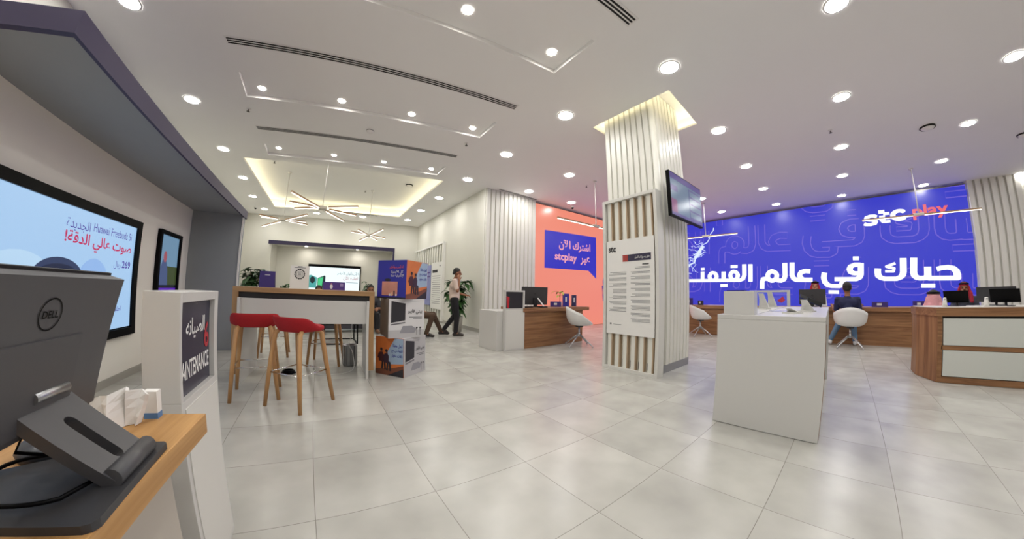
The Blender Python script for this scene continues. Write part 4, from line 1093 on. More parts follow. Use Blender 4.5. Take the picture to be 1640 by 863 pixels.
for i in range(4): y = .155 + i * .133; mb = MB().use(M_DARK); mb.box((.075, y + .022, .06), (.092, y + .042, .16)); part('clip', mb, t)
mb = MB().use(M_PAPER); mb.box((.008, .065, .52), (.03, W - .06, 1.87), .002); part('poster', mb, t)
mb = MB(); o = (.0065, 0, 0)
def py(y): return -(y)            # along -Y, local
put_text(mb, 'stc', M_INK, (.006, W - .095, 1.70), YM, ZU, .13, .085, .03)
rect(mb, mat('notice_red', 'a23a34', .5), (.0062, 0, 0), YM, ZU, py(.56), py(.47), 1.55, 1.645); rect(mb, mat('notice_navy', '2f2a45', .5), (.0062, 0, 0), YM, ZU, py(.47), py(.11), 1.55, 1.645)
put_text(mb, 'حقوق ومسؤوليات العميل', M_PAPER, (.0045, .36, 1.575), YM, ZU, .23, .045, .004, True)
rnd = random.Random(8)
for col0, col1, z0, z1 in ((.80, .50, 1.40, .80), (.43, .13, 1.46, .72)):
    z = z0
    while z > z1:
        for q in range(rnd.choice((2, 3, 3, 4))):
            rect(mb, M_INKGREY, (.006, 0, 0), YM, ZU, py(col0 - rnd.choice((0, 0, .02, .07))), py(col1), z, z + .006); z -= .017
        z -= .03
rect(mb, M_INK, (.006, 0, 0), YM, ZU, py(.245), py(.145), 1.49, 1.505)
rect(mb, M_INKGREY, (.006, 0, 0), YM, ZU, py(.72), py(.58), .655, .66); rect(mb, M_INKGREY, (.006, 0, 0), YM, ZU, py(.78), py(.75), .65, .675)
part('lettering', mb, t, 'small dark print with red and navy header')

t = thing('display_screen', 'queue screen bracketed to the right side of the ribbed column', 'screen', (4.26, 1.76, 2.12), math.radians(0))
mb = MB().use(M_BLACK); mb.box((-.55, -.03, 0), (.55, .02, .63), .004); part('bezel', mb, t)
mb = MB().use(M_DARK); mb.box((-.15, .02, .2), (.15, .05, .45)); mb.box((-.04, .05, .26), (.04, .20, .38)); part('bracket', mb, t)
mb = MB(); S = (0, -.0315, 0); X_ = (1, 0, 0)
rect(mb, mat('q_back', '6f8fae', .2, emit=.27), S, X_, ZU, -.535, .535, .02, .615); part('picture', mb, t)
mb = MB(); M_QV = mat('q_violet', '5a45a0', .2, emit=.27); M_QP = mat('q_pink', '9a3f86', .2, emit=.27); M_QL = mat('q_light', '7f9cb6', .2, emit=.27)
rect(mb, M_QV, S, X_, ZU, -.535, .535, .53, .615, .001); rect(mb, M_QV, S, X_, ZU, -.535, -.32, .36, .44, .001); rect(mb, M_QP, S, X_, ZU, -.535, -.36, .03, .24, .001); rect(mb, M_QV, S, X_, ZU, -.535, .535, .02, .06, .0012)
rect(mb, M_QV, S, X_, ZU, .06, .52, .06, .50, .0012)
for i in range(4): rect(mb, M_QL, S, X_, ZU, .075, .51, .085 + i * .105, .165 + i * .105, .002)
part('queue_list', mb, t)

# ================================================================== CHAIRS
def shell_mesh():
    P = []; n, m_ = 30, 12
    for i in range(n + 1):
        a = 2 * PI * i / n                                # 0 = front (+Y)
        c = math.cos(a)
        back = max(0, -c)
        rim = .035 + .215 * min(1, max(0, (1 - c) / 1.1)) ** 1.2 + .13 * back ** 1.6
        row = []
        for j in range(m_ + 1):
            t = j / m_
            rx = .295 * math.sin(t * PI / 2) ** .62; ry = (.27 if c > 0 else .255) * math.sin(t * PI / 2) ** .62
            z = rim * (t ** 2.6)
            row.append((rx * math.sin(a) * (1 + .05 * t), ry * c * (1 + .06 * t * back), .445 + z))
        P.append(row)
    mb = MB().use(M_SHELL); mb.grid(P)
    return from_eval('shell', mb.mesh('shell'), [('SOLIDIFY', {'thickness': .012, 'offset': 1})])
def make_chair(label, loc, rz):
    t = thing('swivel_chair', label, 'chair', loc, rz)
    part('shell', shell_mesh(), t)
    mb = MB().use(M_DARK); mb.box((-.07, -.07, .40), (.07, .07, .45), .01); part('seat_plate', mb, t)
    mb = MB().use(M_ALU); mb.tube([(0, 0, .21), (0, 0, .41)], [.022, .02], 12); mb.lathe([(.03, .20), (.034, .25), (.02, .28)], seg=16); part('column', mb, t)
    for k in range(4):
        a = PI / 4 + k * PI / 2
        mb = MB().use(M_ALU); mb.tube([(.02 * math.cos(a), .02 * math.sin(a), .25), (.17 * math.cos(a), .17 * math.sin(a), .145), (.335 * math.cos(a), .335 * math.sin(a), .025), (.335 * math.cos(a), .335 * math.sin(a), 0)], [.017, .015, .012, .013], 10); part('leg', mb, t)
    return t
ch = make_chair('white shell chair on aluminium base at the coral wall desk', (4.68, 4.24, 0), math.radians(-125))
dup(ch, (8.30, 3.12, 0), math.radians(-140), 'white shell chair at the long walnut counter just right of the column')
dup(ch, (8.18, -.22, 0), math.radians(-90), 'white shell chair seen from behind with the seated man in navy')

# ================================================================== CORAL WALL DESK
t = thing('desk', 'walnut desk with white end cabinet before the coral wall', 'desk', (3.46, 4.55, 0), math.radians(2))
mb = MB().use(M_WAL_X); mb.box((.0, 0, .715), (1.98, .78, .79), .003); part('desktop', mb, t)
mb = MB().use(M_WAL_X); mb.box((.02, .05, 0), (1.80, .09, .715), .002); part('front_panel', mb, t)
mb = MB().use(M_WAL_Y); mb.box((1.76, .09, 0), (1.80, .74, .715)); part('side_panel', mb, t)
mb = MB().use(M_WHITE); mb.box((-.56, .10, .0), (.0, .72, .74), .004); part('end_cabinet', mb, t)
tt = totem('white framed sign stand with dark window beside the coral wall desk', (3.50, 4.57, 0), math.radians(-88), .47, 1.135, .07, .79, mat('sign_dark', '26252c', .3))
tt.location = (3.03, 4.56, 0)
mb = MB().use(mat('sign_tag', 'b8222c', .5)); mb.add([(-.015, .06, .80), (-.015, .10, .80), (-.015, .11, 1.0), (-.015, .04, 1.02)], [(0, 1, 2, 3)]); part('red_tag', mb, tt, 'red tag')
def all_in_one(label, loc, rz, w=.54, h=.40, lean=.12, stand=True):
    "monitor seen from behind: back faces local -Y"
    t = thing('desktop_monitor', label, 'monitor', loc, rz)
    mb = MB().use(M_DARK); vs = []
    for d in (0, .03):
        for x, z in ((-w / 2, .05), (w / 2, .05), (w / 2, .05 + h), (-w / 2, .05 + h)): vs.append((x, d - lean * (z - .05), z))
    mb.add(vs, [(0, 1, 2, 3), (7, 6, 5, 4), (0, 4, 5, 1), (1, 5, 6, 2), (2, 6, 7, 3), (3, 7, 4, 0)]); part('back_shell', mb, t)
    mb = MB().use(M_BLACK); mb.add([(x * 1.0, y + (.006 if y > 0 else 0), z) for x, y, z in [(-w / 2 + .01, .031 - lean * .01, .06), (w / 2 - .01, .031 - lean * .01, .06), (w / 2 - .01, .031 - lean * (h - .01), .04 + h), (-w / 2 + .01, .031 - lean * (h - .01), .04 + h)]], [(0, 1, 2, 3)]); part('screen', mb, t)
    mb = MB().use(M_DARK2); mb.box((-.11, -.09, 0), (.11, .12, .012), .003); mb.box((-.04, -.05, .01), (.04, -.03, .2)); part('stand', mb, t)
    mb = MB().use(M_BLACK); mb.lathe([(.017, 0), (.02, 0), (.02, .002), (.017, .002)], (0, -.003 - lean * h * .6, .05 + h * .6), 20, axis=Matrix.Rotation(PI / 2, 3, 'X')); part('badge', mb, t)
    return t
all_in_one('black monitor with its back to us on the coral wall desk', (4.03, 4.93, .79), math.radians(-14), .60, .38, .06)
def desk_phone(label, loc, rz):
    t = thing('desk_phone', label, 'telephone', loc, rz)
    mb = MB().use(M_DARK2); mb.box((-.09, -.08, 0), (.09, .08, .03), .006); part('base', mb, t)
    mb = MB().use(M_PAPER)
    arm_plate(mb, (.02, -.05, .03), (-.06, .06, .20), Vector((.8, .6, 0)).normalized(), .085, .012, (.07, .15, .016)); part('cradle', mb, t, 'pale slotted cradle')
    return t
desk_phone('pale slotted stand in front of the monitor on the coral wall desk', (4.06, 4.72, .79), 0)
def small_box(name, label, loc, rz, s, m_, cat='box'):
    t = thing(name, label, cat, loc, rz)
    mb = MB().use(m_); mb.box((-s[0] / 2, -s[1] / 2, 0), (s[0] / 2, s[1] / 2, s[2]), .002); part('carton', mb, t)
    mb = MB(); rect(mb, M_BOXWHITE, (0, -s[1] / 2 - .001, 0), (1, 0, 0), ZU, -s[0] * .2, s[0] * .1, s[2] * .35, s[2] * .75); part('print', mb, t)
    return t
small_box('leaflet_box', 'low purple box at the foot of the desk plant', (4.62, 4.90, .79), math.radians(-30), (.24, .06, .12), M_PURPLE2)
small_box('product_box', 'upright blue box beside the desk plant', (5.02, 4.98, .79), math.radians(-20), (.14, .06, .30), M_BOXBLUE)
small_box('product_box', 'leaning dark blue box at the right end of the desk', (5.34, 5.02, .79), math.radians(-20), (.11, .05, .27), mat('navy_print', '2c2c5c', .5))
t = thing('desk_plant', 'small yellow-green leafed plant on the coral wall desk', 'plant', (4.96, 5.12, .79))
mb = MB().use(M_PAPER); mb.lathe([(0, 0), (.045, 0), (.055, .10), (.048, .10), (.046, .08), (0, .08)], seg=20); part('pot', mb, t)
mb = MB().use(M_LEAFY); rnd = random.Random(2)
for a, l in ((2.6, .30), (.5, .32), (3.5, .2), (5.6, .22), (1.4, .2), (4.4, .26)): leaf_mesh(mb, (0, 0, .22 + .1 * rnd.random()), (math.cos(a), math.sin(a), .75), l, .035, .75, rnd)
part('leaves', mb, t)
mb = MB().use(M_STEM); mb.tube([(0, 0, .08), (.01, 0, .32)], .006, 6); part('stem', mb, t)
small_box('paper_stack', 'white paper pack under the sign stand window on the desk cabinet', (3.30, 4.86, .745), .1, (.16, .10, .07), M_PAPER, 'paper')
t = thing('desktop_keyboard', 'black keyboard and papers before the coral wall monitor', 'keyboard', (3.72, 4.78, .79), math.radians(10))
mb = MB().use(M_BLACK); mb.box((-.12, -.06, 0), (.12, .06, .02), .004); part('body', mb, t)
mb = MB().use(M_DARK)
for r in range(4): mb.box((-.11, -.05 + r * .026, .02), (.11, -.032 + r * .026, .023))
part('keys', mb, t)

# ================================================================== WHITE DISPLAY TABLE (right foreground)
t = thing('display_table', 'large white display table with solid end panel at right', 'table', (2.75, .08, 0), math.radians(.8))
LX, WY, TH = 2.28, .80, .92
mb = MB().use(M_WHITE); mb.box((0, 0, TH - .035), (LX, WY, TH), .003); part('tabletop', mb, t)
mb = MB().use(M_WHITE); mb.box((0, 0, 0.004), (.05, WY, TH - .036), .003); part('end_panel', mb, t)
mb = MB().use(M_WHITE); mb.box((LX - .05, 0, 0.004), (LX, WY, TH - .036), .003); part('end_panel', mb, t)
mb = MB().use(M_WHITE); mb.box((.05, .04, .70), (LX - .05, .07, TH - .036)); mb.box((.05, WY - .07, .70), (LX - .05, WY - .04, TH - .036)); part('apron', mb, t)
mb = MB().use(M_WAL_Z); mb.box((.051, -.002, .004), (.16, WY + .002, .86)); part('inner_panel', mb, t, 'brown inner panel')
mb = MB().use(M_INKGREY); mb.box((.16, .515, TH - .002), (LX - .02, .523, TH + .0012)); part('seam', mb, t)
t = thing('white_riser', 'plain white box with dark top on the display table corner', 'box', (2.86, .72, .92))
mb = MB().use(M_WHITE); mb.box((-.06, -.125, 0), (.06, .125, .195), .002); part('shell', mb, t)
mb = MB().use(M_BLACK); mb.box((-.02, -.04, .195), (.055, .11, .202)); part('top_strip', mb, t)
def phone_stand(label, loc, rz, h=.2):
    t = thing('phone_stand', label, 'display stand', loc, rz)
    mb = MB().use(M_WHITE); mb.prism([(-.07, -.055), (.07, -.055), (.06, .06), (-.06, .06)], 0, .012); part('foot', mb, t)
    mb = MB().use(M_WHITE)
    P = []
    for i in range(9):
        v = i / 8; w = .062 - .032 * math.sin(v * PI / 2); y = -.035 + .085 * v ** 1.4; z = .01 + h * v
        P.append([(-w, y, z), (w, y, z), (w, y + .03 - .018 * v, z), (-w, y + .03 - .018 * v, z), (-w, y, z)])
    mb.grid(P, False); part('neck', mb, t)
    return t
phone_stand('white phone stand behind the white box on the display table', (4.05, .76, .92), math.radians(75), .17)
phone_stand('white phone stand at the far edge of the display table', (4.72, .78, .92), math.radians(75), .19)
phone_stand('white phone stand holding tilted phones on the display table', (3.56, .27, .92), math.radians(70), .105)
phone_stand('low white stand at the near edge of the display table', (3.22, .36, .92), math.radians(60), .035)
def tilt(L, T):
    L = Vector(L).normalized(); T = Vector(T); T = (T - L * T.dot(L)).normalized(); W = T.cross(L)
    return Matrix((W, T, L)).transposed()
def smartphone(label, c, R, m_):
    t = thing('smartphone', label, 'phone', c)
    mb = MB().use(m_); mb.box((-.034, -.004, -.07), (.034, .004, .07), .003, R=R, pivot=(0, 0, 0)); part('body', mb, t)
    mb = MB().use(M_BLACK); mb.box((-.031, .0042, -.066), (.031, .0046, .066), R=R, pivot=(0, 0, 0)); part('screen', mb, t)
R1_ = Matrix.Rotation(math.radians(-35), 3, 'Z') @ Matrix.Rotation(math.radians(64), 3, 'Y')
smartphone('dark blue phone propped on the display table stand', (3.60, .265, 1.045), tilt((.25, -.9, -.36), (-.45, -.2, .85)), mat('phone_blue', '232c6a', .25, .4))
smartphone('second blue phone overlapping to the right on the same stand', (3.58, .20, 1.01), tilt((.1, -.93, -.42), (-.5, -.2, .8)), mat('phone_navy', '1b2350', .25, .4))
t = thing('price_card', 'clear sheet of price cards lying on the display table', 'card', (3.55, .50, .9215), .3)
mb = MB().use(mat('card_pale', 'c9cfe6', .15)); mb.box((-.15, -.09, 0), (.15, .09, .004)); part('sheet', mb, t)
mb = MB().use(M_INKGREY); [mb.box((-.13, -.06 + i * .03, .004), (.05, -.055 + i * .03, .0045)) for i in range(5)]; part('print', mb, t)
# glazed sign totem behind the display table
tt = totem('white framed glass sign stand behind the display table', (5.62, .64, 0), math.radians(0), .60, 1.155, .06, .88, M_GLASS)
tt.location = (5.55, 1.25, 0); tt.rotation_euler = (0, 0, PI)
mb = MB().use(mat('tag_red', 'c23450', .5)); mb.add([(-.015, .41, .99), (-.015, .48, .96), (-.015, .53, 1.0), (-.015, .50, 1.06)], [(0, 1, 2, 3)]); part('red_mark', mb, tt, 'red mark')

# ================================================================== LONG WALNUT COUNTER AND RIGHT CABINET
t = thing('counter', 'long walnut service counter in front of the blue wall', 'counter', (8.70, -3.6, 0))
LY = 7.9
mb = MB().use(M_WAL_Y); mb.box((0, 0, .715), (.75, LY, .80), .003); part('countertop', mb, t)
mb = MB().use(M_WAL_Y); mb.box((.07, .03, 0), (.11, LY - .03, .715), .002); part('front_panel', mb, t)
for y in (0.03, LY - .07): mb = MB().use(M_WAL_Z); mb.box((.11, y, 0), (.72, y + .04, .715)); part('end_panel', mb, t)

t = thing('drawer_counter', 'walnut service unit with two wide white drawers at right edge', 'counter', (5.45, -1.13, 0))
fr = [(0, 0), (.40, .16), (.75, .16), (.75, -3.2), (0, -3.2)]
mb = MB().use(M_WAL_Z)
mb.prism([(.012, -.01), (.41, .15), (.75, .15), (.75, .11), (.42, .11), (.05, -.06), (.012, -.06)], .004, .80); part('end_panel', mb, t)
mb = MB().use(M_WAL_Y); mb.prism(fr, .80, .90); part('countertop', mb, t)
mb = MB().use(M_WAL_Y); mb.box((.004, -3.19, .004), (.04, -.02, .075)); mb.box((.004, -3.19, .40), (.04, -.05, .45)); mb.box((.004, -.062, .075), (.04, -.012, .80)); part('front_frame', mb, t)
M_DRW = mat('drawer_white', 'cfd2cd', .35)
for z0, z1 in ((.085, .395), (.455, .775)):
    mb = MB().use(M_DRW); mb.box((.0, -3.18, z0), (.035, -.072, z1), .002); part('drawer_front', mb, t, 'wide white drawer front')
mb = MB().use(M_DARK2); mb.box((.045, -3.18, .01), (.70, -.07, .795)); part('carcass', mb, t)
mb = MB().use(mat('counter_white', 'd3d0c9', .4)); mb.prism([(.03, -.02), (.41, .14), (.73, .14), (.73, -3.18), (.03, -3.18)], .90, .906); part('white_top', mb, t)
# monitors on it, screens toward the staff side
def cab_monitor(label, x, y, rz, w, h, lean, m_=M_BLACK):
    t = thing('desktop_monitor', label, 'monitor', (x, y, .906), rz)
    mb = MB().use(m_); vs = []
    for d in (0, .022):
        for a, z in ((-w / 2, .045), (w / 2, .045), (w / 2, .045 + h), (-w / 2, .045 + h)): vs.append((a, d - lean * (z - .045), z))
    mb.add(vs, [(0, 1, 2, 3), (7, 6, 5, 4), (0, 4, 5, 1), (1, 5, 6, 2), (2, 6, 7, 3), (3, 7, 4, 0)]); part('panel', mb, t)
    mb = MB().use(M_DARK); mb.box((-.09, -.05, 0), (.09, .09, .01), .002); mb.tube([(0, .05, .005), (0, .02, .09)], .014, 8); part('stand', mb, t)
    return t
cab_monitor('black tilted monitor left on the drawer unit before the red headscarf', 5.84, -1.44, math.radians(-112), .27, .15, .55)
cab_monitor('wide dark monitor behind, on the drawer unit', 6.02, -1.93, math.radians(-108), .42, .19, .1, M_DARK)
cab_monitor('black tilted monitor at the right end of the drawer unit', 5.72, -1.93, math.radians(-115), .30, .16, .55)
def card_reader(label, x, y):
    t = thing('card_reader', label, 'card terminal', (x, y, .906))
    mb = MB().use(M_WHITE2); mb.lathe([(0, 0), (.03, 0), (.028, .03), (.018, .11), (0, .115)], seg=18); part('body', mb, t)
    mb = MB().use(M_INKGREY); mb.box((-.02, -.01, .07), (-.012, .01, .10)); part('window', mb, t)
card_reader('white conical device beside the left black monitor', 5.72, -1.28); card_reader('white conical device between the two black monitors', 5.62, -1.70)
t = thing('paper_sheets', 'white papers spread on the drawer unit top', 'paper', (5.62, -1.55, .906), .2)
mb = MB().use(M_PAPER); mb.box((-.08, -.11, 0), (.08, .11, .004)); part('sheet', mb, t); mb = MB().use(M_PAPER); mb.box((-.06, -.36, 0), (.1, -.14, .005)); part('sheet', mb, t)
# things on the long counter
all_in_one('dark monitor with its back to us in front of the left staff member', (9.0, .55, .80), math.radians(-90), .58, .36, .05)
for i, (x, y, rz, s, m_, lab) in enumerate([(8.95, 3.70, 1.57, (.20, .07, .20), M_PURPLE2, 'purple upright box on the counter next to the column'), (8.95, 3.36, 1.5, (.14, .08, .13), M_BOXDARK, 'small dark box on the counter above the left white chair'), (8.92, -.82, 1.57, (.30, .10, .11), M_PURPLE2, 'purple leaflet tray on the counter right of the navy shirt'), (8.95, -1.55, 1.57, (.22, .10, .12), M_PURPLE2, 'purple box on the counter beside the drawer unit')]):
    small_box('leaflet_box', lab, (x, y, .80), -rz, s, m_)
t = thing('paper_sheets', 'flat pale leaflets lying on the long counter', 'paper', (8.95, 2.72, .80), 1.57)
mb = MB().use(mat('leaflet_pink', 'c9b2d8', .5)); mb.box((-.4, -.1, 0), (.4, .1, .012)); part('sheet', mb, t)
t = thing('card_terminal', 'small black terminal on the long counter behind the white riser', 'card terminal', (8.95, 2.12, .80))
mb = MB().use(M_BLACK); mb.box((-.06, -.06, 0), (.06, .06, .05), .008); part('body', mb, t); mb = MB().use(M_DARK); mb.box((-.05, -.05, .05), (.03, .05, .055)); part('screen', mb, t)

# ================================================================== PENDANT LAMPS
def light_bar(parent, a, b, rz_w=.03, hgt=.035, wood_m=M_OAK_X):
    a, b = Vector(a), Vector(b); d = b - a; L = d.length; c = (a + b) / 2
    q = d.to_track_quat('X', 'Z').to_matrix()
    mb = MB().use(wood_m); mb.box((c.x - L / 2, c.y - rz_w / 2, c.z), (c.x + L / 2, c.y + rz_w / 2, c.z + hgt), R=q, pivot=c); o = part('light_bar', mb, parent)
    mb = MB().use(M_BAR); mb.box((c.x - L / 2 + .01, c.y - rz_w / 2 + .004, c.z - .012), (c.x + L / 2 - .01, c.y + rz_w / 2 - .004, c.z - .0005), R=q, pivot=c); part('diffuser', mb, o)
def star(label, c, ztop, bars):
    t = thing('star_pendant', label, 'pendant lamp', c)
    mb = MB().use(M_TRIM); mb.tube([(0, 0, .03), (0, 0, ztop - c[2])], .008, 8); part('rod', mb, t)
    mb = MB().use(mat('hub_cream', 'cfc9ba', .5)); mb.box((-.09, -.09, -.02), (.09, .09, .05), .01); part('hub', mb, t)
    mb = MB().use(M_TRIM); mb.lathe([(.06, ztop - c[2] - .03), (.06, ztop - c[2]), (0, ztop - c[2])], seg=20); mb.lathe([(0, ztop - c[2] - .03), (.06, ztop - c[2] - .03)], seg=20); part('canopy', mb, t)
    for i, (a, l0, l1) in enumerate(bars):
        a = math.radians(a); u = Vector((math.cos(a), math.sin(a), 0)); z = Vector((0, 0, .02 * (i - 1)))
        light_bar(t, u * .16 + z, u * l0 + z); light_bar(t, -u * .16 + z, -u * l1 + z)
star('large star pendant of wooden light bars, nearest under the coffer', (-.12, 7.4, 2.85), 4.32, [(62, 1.17, 1.25), (20, .84, .74), (146, .78, .90)])
star('star pendant of wooden light bars on the left by the end wall', (-1.19, 9.55, 2.90), 4.32, [(121, 1.5, 1.35), (31, .75, .68), (4, .62, .6)])
star('smallest star pendant of wooden light bars on the right of the hall', (1.33, 10.11, 2.80), 4.32, [(98, 1.16, 1.45), (63, .9, .96), (27, .66, .66)])
def linear(label, a, b, rod):
    a, b = Vector(a), Vector(b); c = Vector(rod)
    t = thing('linear_pendant', label, 'pendant lamp', c)
    mb = MB().use(M_TRIM); mb.tube([(0, 0, .04), (0, 0, ZC - c.z)], .012, 10); part('rod', mb, t)
    mb = MB().use(M_TRIM); mb.lathe([(0, ZC - c.z - .025), (.05, ZC - c.z - .025), (.05, ZC - c.z)], seg=18); part('canopy', mb, t)
    g = (b - a).normalized()
    mb = MB().use(mat('hub_cream', 'cfc9ba', .5)); mb.box((-.11, -.025, -.01), (.11, .025, .05), .004, R=g.to_track_quat('X', 'Z').to_matrix(), pivot=(0, 0, 0)); part('hub', mb, t)
    light_bar(t, a - c, -g * .11, .035, .03); light_bar(t, g * .11, b - c, .035, .03)
linear('straight wooden bar pendant before the coral wall', (4.43, 4.66, 2.75), (7.1, 4.66, 2.75), (5.75, 4.66, 2.75))
linear('straight wooden bar pendant beside the column against the blue wall', (9.6, 4.55, 2.90), (9.6, 2.42, 2.86), (9.6, 3.38, 2.88))
linear('straight wooden bar pendant crossing the wall logo', (9.9, -.66, 2.86), (9.9, -3.08, 2.82), (9.9, -1.86, 2.84))
# ================================================================== PEOPLE
def capsule(mb, p0, p1, r0, r1, seg=14):
    p0, p1 = Vector(p0), Vector(p1); t = (p1 - p0); L = t.length; t.normalize()
    pts, rs = [], []
    for i in range(5): a = -PI / 2 + PI / 2 * i / 4.0; pts.append(p0 + t * r0 * math.sin(a)); rs.append(max(1e-4, r0 * math.cos(a)))
    for i in range(1, 5): a = PI / 2 * i / 4.0; pts.append(p1 + t * r1 * math.sin(a)) ; rs.append(max(1e-4, r1 * math.cos(a)))
    a_ = Vector((0, 0, 1)) if abs(t.z) < .9 else Vector((1, 0, 0))
    up = (a_ - t * a_.dot(t)).normalized(); sd = t.cross(up)
    vs = [p + (up * math.cos(2 * PI * k / seg) + sd * math.sin(2 * PI * k / seg)) * r for p, r in zip(pts, rs) for k in range(seg)]
    n = len(pts)
    fs = [(i * seg + k, i * seg + (k + 1) % seg, (i + 1) * seg + (k + 1) % seg, (i + 1) * seg + k) for i in range(n - 1) for k in range(seg)]
    mb.add(vs, fs + [tuple(range(seg))[::-1], tuple((n - 1) * seg + k for k in range(seg))], True)
def fuse(name, mb, m_, vox, smooth=4):
    me = bpy.data.meshes.new(name); me.from_pydata([tuple(v) for v in mb.v], [], mb.f)
    bm = bmesh.new(); bm.from_mesh(me); bmesh.ops.recalc_face_normals(bm, faces=bm.faces[:]); bm.to_mesh(me); bm.free()
    me.materials.append(m_)
    out = from_eval(name, me, [('REMESH', {'mode': 'VOXEL', 'voxel_size': vox, 'use_smooth_shade': True}), ('SMOOTH', {'factor': .5, 'iterations': smooth})])
    for p in out.polygons: p.use_smooth = True; p.material_index = 0
    return out

def person(label, loc, rz, J, skin, top, bottom, shoe, hair=None, scarf=None, long_sleeve=False, thobe=False, beard=False, vox=.009):
    """J: joints in the person's frame (facing +Y, +X is their right): pelvis, chest, neck, head, and per side
    shoulder, elbow, wrist, palm direction, hip, knee, ankle, toe"""
    V = Vector
    t = thing('person', label, 'person', loc, rz)
    pel, chest, neck, head = V(J['pelvis']), V(J['chest']), V(J['neck']), V(J['head'])
    look = V(J.get('look', (0, 1, 0))).normalized(); hr = look.cross(V((0, 0, 1))).normalized(); hu = hr.cross(look)
    def H(x, y, z): return head + hr * x + look * y + hu * z
    b = MB(); b.use(skin)
    # torso
    capsule(b, pel + V((-.07, 0, 0)), pel + V((.07, 0, 0)), .105, .105); capsule(b, pel, chest, .115, .12)
    capsule(b, chest + V((-.085, 0, .03)), chest + V((.085, 0, .03)), .105, .105); capsule(b, chest + V((0, 0, .12)), neck, .07, .055); capsule(b, neck, head + V((0, 0, -.04)), .052, .055)
    # head and face
    R_ = Matrix((hr, look, hu)).transposed()
    b.ball(H(0, -.012, .03), (.074, .094, .098), R=R_); capsule(b, H(0, .03, -.055), H(0, .045, -.07), .048, .036); capsule(b, H(-.03, .03, -.05), H(.03, .03, -.05), .04, .04)
    capsule(b, H(0, .082, .022), H(0, .104, -.018), .011, .015); capsule(b, H(-.012, .088, -.022), H(.012, .088, -.022), .011, .011)          # nose
    capsule(b, H(-.026, .074, -.052), H(.026, .074, -.052), .009, .009); capsule(b, H(-.018, .074, -.066), H(.018, .074, -.066), .009, .009)   # lips
    capsule(b, H(-.048, .070, .038), H(.048, .070, .038), .012, .012)                                                                        # brow
    for s in (-1, 1): b.ball(H(s * .078, -.012, .0), (.013, .022, .034), R=R_)
    # arms and legs
    for s, k in ((-1, 'L'), (1, 'R')):
        sh, el, wr = V(J['shoulder' + k]), V(J['elbow' + k]), V(J['wrist' + k]); hd = V(J['hand' + k]).normalized()
        capsule(b, chest + V((s * .07, 0, .07)), sh, .07, .058); capsule(b, sh, el, .052, .041); capsule(b, el, wr, .040, .028)
        pn = V(J.get('palm' + k, (0, 0, -1))); side = hd.cross(pn).normalized(); pn = side.cross(hd).normalized()
        pc = wr + hd * .045; capsule(b, wr, wr + hd * .03, .026, .026)
        for q in (-.024, 0, .024): capsule(b, wr + hd * .03 + side * q * .8, wr + hd * .085 + side * q, .017, .015, 8)
        for i, (q, L_) in enumerate(((-.033, .062), (-.011, .075), (.011, .072), (.032, .055))):
            k0 = wr + hd * .088 + side * q; k1 = k0 + (hd * .9 + pn * .35).normalized() * L_ * .5; k2 = k1 + (hd * .55 + pn * .8).normalized() * L_ * .5
            capsule(b, k0, k1, .0105, .0098, 8); capsule(b, k1, k2, .0098, .009, 8)
        th0 = wr + hd * .025 - side * .03; th1 = th0 - side * .03 + hd * .03 + pn * .012; capsule(b, th0, th1, .013, .011, 8); capsule(b, th1, th1 + hd * .03 + pn * .012, .011, .0095, 8)
        hp, kn, an, to = V(J['hip' + k]), V(J['knee' + k]), V(J['ankle' + k]), V(J['toe' + k])
        capsule(b, hp, kn, .084, .056); capsule(b, kn, an + (kn - an) * .55, .055, .054); capsule(b, an + (kn - an) * .55, an, .054, .037); capsule(b, an, to, .038, .028)
    part('body', fuse('body', b, skin, vox), t)
    # eyes
    for s in (-1, 1): e = MB().use(mat('eye_dark', '1a1412', .25)); e.ball(H(s * .030, .079, .016), (.011, .007, .007), 10, 6, R=R_); part('eye', e, t)
    # clothing
    c = MB(); g = .014
    capsule(c, pel + V((-.06, 0, .03)), pel + V((.06, 0, .03)), .112, .112); capsule(c, pel + V((0, 0, .04)), chest, .125 + g * .5, .122 + g)
    capsule(c, chest + V((-.085, 0, .03)), chest + V((.085, 0, .03)), .107 + g, .107 + g); capsule(c, chest + V((0, 0, .12)), neck + V((0, 0, -.03)), .075, .062)
    for s, k in ((-1, 'L'), (1, 'R')):
        sh, el, wr = V(J['shoulder' + k]), V(J['elbow' + k]), V(J['wrist' + k])
        capsule(c, chest + V((s * .07, 0, .07)), sh, .075, .068)
        if long_sleeve: capsule(c, sh, el, .064, .055); capsule(c, el, el.lerp(wr, .93), .054, .042)
        else: capsule(c, sh, sh.lerp(el, .72), .066, .060)
    if thobe:
        for k in 'LR':
            hp, kn, an = V(J['hip' + k]), V(J['knee' + k]), V(J['ankle' + k]); capsule(c, hp, kn, .10, .08); capsule(c, kn, kn.lerp(an, .9), .08, .075)
    part('robe' if thobe else 'shirt', fuse('shirt', c, top, .012), t)
    if not thobe:
        c = MB(); capsule(c, pel + V((-.075, 0, -.01)), pel + V((.075, 0, -.01)), .112, .112)
        for k in 'LR':
            hp, kn, an = V(J['hip' + k]), V(J['knee' + k]), V(J['ankle' + k]); capsule(c, pel, hp, .105, .098); capsule(c, hp, kn, .096, .070); capsule(c, kn, kn.lerp(an, .94), .069, .056)
        part('trousers', fuse('trousers', c, bottom, .012), t)
    for k in 'LR':
        an, to = V(J['ankle' + k]), V(J['toe' + k]); c = MB(); d = (to - an); d.z = 0; d = d.normalized() if d.length > 1e-4 else V((0, 1, 0))
        capsule(c, an + V((0, 0, -.01)), an - d * .035 + V((0, 0, -.035)), .045, .042); capsule(c, an - d * .035 + V((0, 0, -.032)), to + d * .015, .042, .034); capsule(c, an.lerp(to, .5), to, .044, .038)
        part('shoe', fuse('shoe', c, shoe, .010, 3), t)
